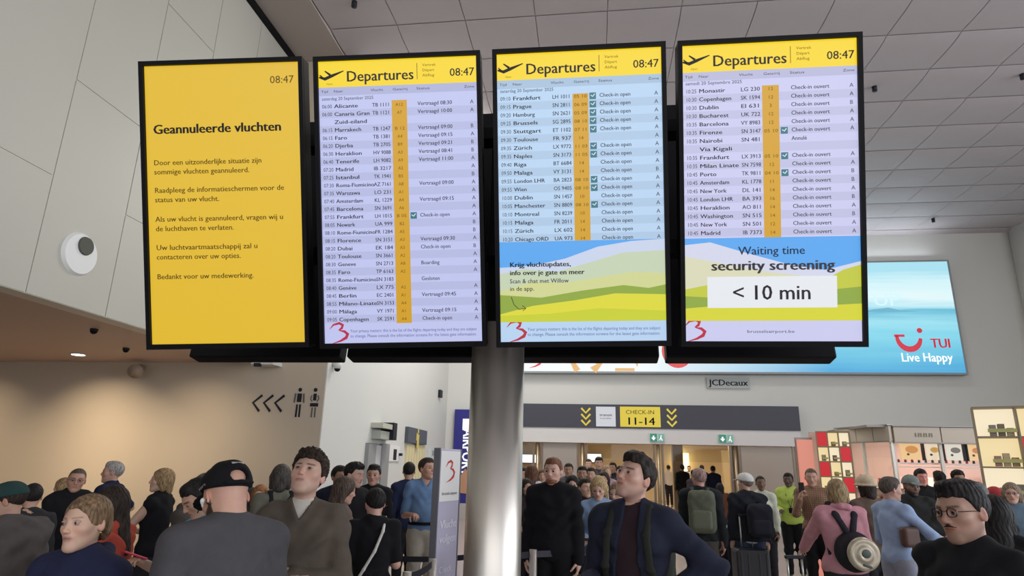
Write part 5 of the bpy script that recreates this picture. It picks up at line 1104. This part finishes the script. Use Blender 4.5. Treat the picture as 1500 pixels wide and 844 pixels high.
P_('blonde woman in light blue sweater looking down at a dark folder', 876, 697, 6.9, 174, fem=1, hair=('long', (.42,.29,.15)), skin=(.62,.38,.29), top=('sweater', lin('7f9dc4')), arms=('bent','phone'), head=(-4,-22,0), hscale=1.05, face=dict(eyes=1), legs=(JEAN,),
   extra=lambda c: solo(c, 'folder', [box((-.02,.27,1.08), (.15,.09,.014), .01, R=rx(.25))], .01, plain(lin('2a2628'), .6), 'dark folder carried flat by the blonde woman', 'folder'))
P_('woman with tied fair hair partly hidden behind the man looking up', 903, 705, 7.3, 158, fem=1, hair=('tied', (.24,.16,.09)), skin=(.62,.40,.31), top=('shirt', lin('c4bcae')), head=(-8,-14,0), face=dict(eyes=1))
P_('person in mauve top with bare arms left of the blonde woman', 856, 699, 8.0, 210, hair=('short', DB), skin=S1_, top=('tshirt', lin('2c2029')), sleeve=.42, arms=('phone','forward'))
far = [(866,684,11,170,('short',DB),S2_,'3a2e34',0,'brown-haired man in dark top in the far crowd behind the blonde woman'),(877,669,15,185,('messy',DB),S2_,'4a4a52',0,'tallest head of the crowd gathered at the doors'),(888,681,13,200,('bob',(.3,.2,.12)),S1_,'a08090',1,'woman in pinkish top in the crowd at the doors'),
       (898,677,16,160,('short',BK),S3_,'26262c',0,'black-haired man in the crowd at the doors'),(908,682,14,190,('short',BK),S2_,'2e2e38',0,'man in charcoal shirt near the head of the man looking up'),(862,672,17,180,('short',MB_),S1_,'5a5058',0,'brown-haired head in the back of the door crowd'),
       (884,690,10,175,('long',DB),S2_,'3a3040',1,'dark long-haired woman just behind the blonde woman'),(768,684,11,160,('short',DB),S2_,'2c2c34',0,'dark head nearest the column in the background'),(796,686,11.2,170,('bob',(.15,.08,.05)),S1_,'6a5a58',1,'auburn-haired woman behind the bearded man'),
       (771,700,8.6,200,('long',DB),S2_,'3c3034',1,'dark-haired woman low beside the column')]
for px, py, D, hd, hr, sk, tc, fm, lb in far: P_(lb, px, py, D, hd, fem=fm, hair=hr, skin=sk, top=('shirt', lin(tc)), detail=1 if D < 9 else 0, group='crowd gathered before the doors', arms=('bent','down'))
dist = [(979,681,31,'cfc9c4','22222a','person in white shirt standing beyond the third door post'),(987,686,32,'2c2c34','22222a','small dark figure beside the white shirt beyond the doors'),(999,680,25,'1c1c22','1c1c22','dark figure in the open doorway, back turned'),(1009,682,33,'8c8478','3a3a42','pale-topped figure far inside beyond the doors'),
        (1028,681,28,'2c2c30','22222a','dark-haired figure just behind the grey-haired man with rucksack'),(1044,682,23.5,'1e2440','1c1c22','man in navy shirt walking through the doorway'),(1016,688,19,'3c3438','2a2a2e','dark head left of the grey-haired man with rucksack')]
for n, (px, py, D, tc, lc, lb) in enumerate(dist): P_(lb, px, py, D, (10, 200, 5, 170, 20, 0, 30)[n], hair=('short', BK), skin=S3_, top=('shirt', lin(tc)), legs=(lin(lc),), detail=0, group='people walking beyond the doors', stride=.08)
P_('person with orange bag-like coat at the right side of the doorway', 1054, 707, 14, 20, fem=1, hair=('long', BK), skin=S3_, top=('coat', lin('6a3a24')), detail=1)
P_('grey-haired man in dark green jacket with an olive rucksack', 1024, 685, 8.5, -4, hair=('short', (.30,.20,.18)), skin=(.55,.30,.24), top=('jacket', lin('22262a')), head=(30,0,0), wide=1.1, legs=(lin('4c4742'),), extra=backpack(lin('5c6150'), 'olive green rucksack on the back of the grey-haired man', w=.16, h=.25, z=.70, side=.03))
P_('traveller in white cap and navy vest with jeans, back turned', 1092, 693, 8.8, 10, fem=1, hair=('short', (.18,.13,.10)), skin=S1_, top=('jacket', lin('23262f')), arms=('down','down'), sleeve=.9, legs=(JEAN,), head=(44,0,0), wide=1.12, extra=multi(capf(lin('c9c8c6')), backpack(lin('23252f'), 'dark backpack slung on the white-capped traveller', side=.10, z=.66, h=.2, straps=False), lambda c: add(c, 'shirt_hem', [ell((0,0,.515*c['H']), (.10*c['H'],.075*c['H'],.035*c['H']))], .016, cloth_mat(lin('b9b8b8')))))
P_('dark-skinned woman in white top behind the white-capped traveller', 1113, 697, 10.5, 170, fem=1, hair=('buzz', BK), skin=(.16,.085,.055), top=('shirt', lin('c2c6b4')), head=(20,0,0))
P_('airport worker in bright yellow-green shirt and black trousers', 1154, 692, 11.6, 178, hair=('short', BK), skin=S4_, top=('sweater', lin('a9c23a')), arms=('bent','bent'), legs=(lin('141418'),), head=(-8,0,0), stride=.06, extra=lanyard(BLACK))
P_('shaven-headed man in plaid brown shirt holding a dark phone up', 1187, 686, 9.5, 178, hair=('buzz', (.10,.07,.05)), skin=(.52,.30,.22), top=('shirt', lin('7d5f4c')), plaid=True, arms=('raised_phone','down'), sleeve=.9, legs=(lin('17171b'),), head=(4,-6,0), extra=multi(lanyard(lin('8c7a50')), phone('dark phone held up by the man in the plaid shirt', '241c1c', 'r', (0,.01,.05), .1)))
def disc_bag(c):
    J, H = c['J'], c['H']; e = empty('backpack'); tag(e, 'black backpack with round shiny silver disc on the pink hoodie', 'backpack')
    v, q = surface([cap((.03,-.15,.62*H), (.03,-.21,.62*H), .180, .165, .03, q=(1,.72,1))], .014); mesh_obj('body', [(v, q)], cloth_mat(lin('2b2830')), e)
    v, q = surface([ell((.03,-.315,.62*H), (.150,.040,.150))], .010, lambda X,Y,Z: .006*np.sin(np.hypot(X-.03,Z-.62*H)*90)); mesh_obj('disc', [(v, q)], plain(lin('b3a894'), .35, .35, noise=.5, scale=14), e)
    v, q = surface([ell((.035,-.352,.625*H), (.045,.012,.04)), cap((.01,-.345,.57*H), (.07,-.345,.56*H), .012)], .008); mesh_obj('disc_print', [(v, q)], plain(lin('4c5650'), .5), e)
    for s in (-1,1):
        pts = [V(s*.03,-.16,.72*H), V(s*.085,-.10,.80*H), V(s*.10,.0,.855*H), V(s*.105,.10,.80*H), V(s*.12,.10,.70*H), V(s*.14,-.05,.60*H)]
        v, q = surface([cap(a_, b_, .024, k=.015, q=(1.3,.8,1)) for a_, b_ in zip(pts[:-1], pts[1:])], .013); mesh_obj('shoulder_strap', [(v, q)], cloth_mat(lin('2b2830')), e)
    PEND.append((c['root'], e))
P_('woman with blonde bob in pink hoodie pulling a suitcase', 1224, 700, 6.4, 24, fem=1, hair=('bob', (.27,.19,.10)), skin=(.62,.40,.30), top=('hoodie', lin('c07f8c')), arms=('bent', ((.12,.75,-.65),(.0,.80,-.60),1.1)), head=(-14,-6,0), wide=1.12, legs=(lin('2a2a30'),), extra=disc_bag, vol=1.4)
P_('person in beige and black patterned bucket hat behind the pink hoodie', 1268, 698, 7.7, 30, fem=1, hair=('bob', DB), skin=S2_, top=('jacket', lin('6a5648')), extra=lambda c: add(c, 'bucket_hat', [ell((0,-.01,.185), (.105,.12,.085), .02), ell((0,-.01,.150), (.135,.15,.018), .02)], .010, plain(lin('b7a58c'), .9, noise=.45, scale=26), head=True))
P_('grey-brown haired person in light blue shirt reaching right', 1301, 697, 7.0, -48, hair=('short', (.075,.060,.048)), skin=(.50,.29,.22), top=('shirt', lin('8ea6cc')), sleeve=.62, arms=('reach','bent'), head=(-12,-4,0), vol=1.4, legs=(lin('8f93a4'),),
   extra=lambda c: solo(c, 'shoulder_bag', [box((.21,-.02,.66*c['H']), (.045,.10,.10), .04)], .014, plain(lin('54392f'), .6), 'brown shoulder bag under the arm of the blue-shirted person', 'bag'))
P_('bearded man in grey-green cap and dark jacket with crossed arms', 1332, 697, 8.2, 196, hair=('buzz', BK), skin=(.20,.115,.08), top=('jacket', lin('2b2c2c')), arms=('folded','folded2'), head=(12,-4,0), hscale=1.08, extra=capf(lin('75807c')), face=dict(beard=(.02,.018,.016), eyes=1))
P_('shop assistant with black hair and ruddy face in black at the kiosk', 1347, 686, 10.5, 205, hair=('short', BK), skin=(.62,.26,.22), top=('tshirt', lin('17171b')), head=(0,-6,0))
P_('first dark head in front of the kiosk ledge behind the glasses man', 1375, 689, 11, 20, hair=('messy', BK), skin=S3_, top=('shirt', lin('2b2024')))
P_('second dark curly head in front of the kiosk shelf, further right', 1401, 688, 10.9, 200, hair=('curly', BK), skin=S3_, top=('shirt', lin('2a3434')))
P_('grey-haired head directly behind the man with glasses', 1428, 704, 5.8, 15, hair=('short', (.14,.14,.14)), skin=S2_, top=('jacket', lin('2b2c30')), vol=1.5)
P_('person in red cap between the dark heads and the cubby shelf', 1456, 713, 8.0, 20, hair=('short', BK), skin=S2_, top=('shirt', lin('8a2026')), extra=capf(lin('b02a30')))
P_('woman with glasses, long fair hair and denim jacket at the right edge', 1479, 706, 7.5, 178, fem=1, hair=('long', (.20,.15,.10)), skin=(.55,.33,.25), top=('jacket', lin('5c7488')), sleeve=.45, head=(0,0,0), face=dict(eyes=1), extra=glasses(plain(lin('2a2420'), .3)))
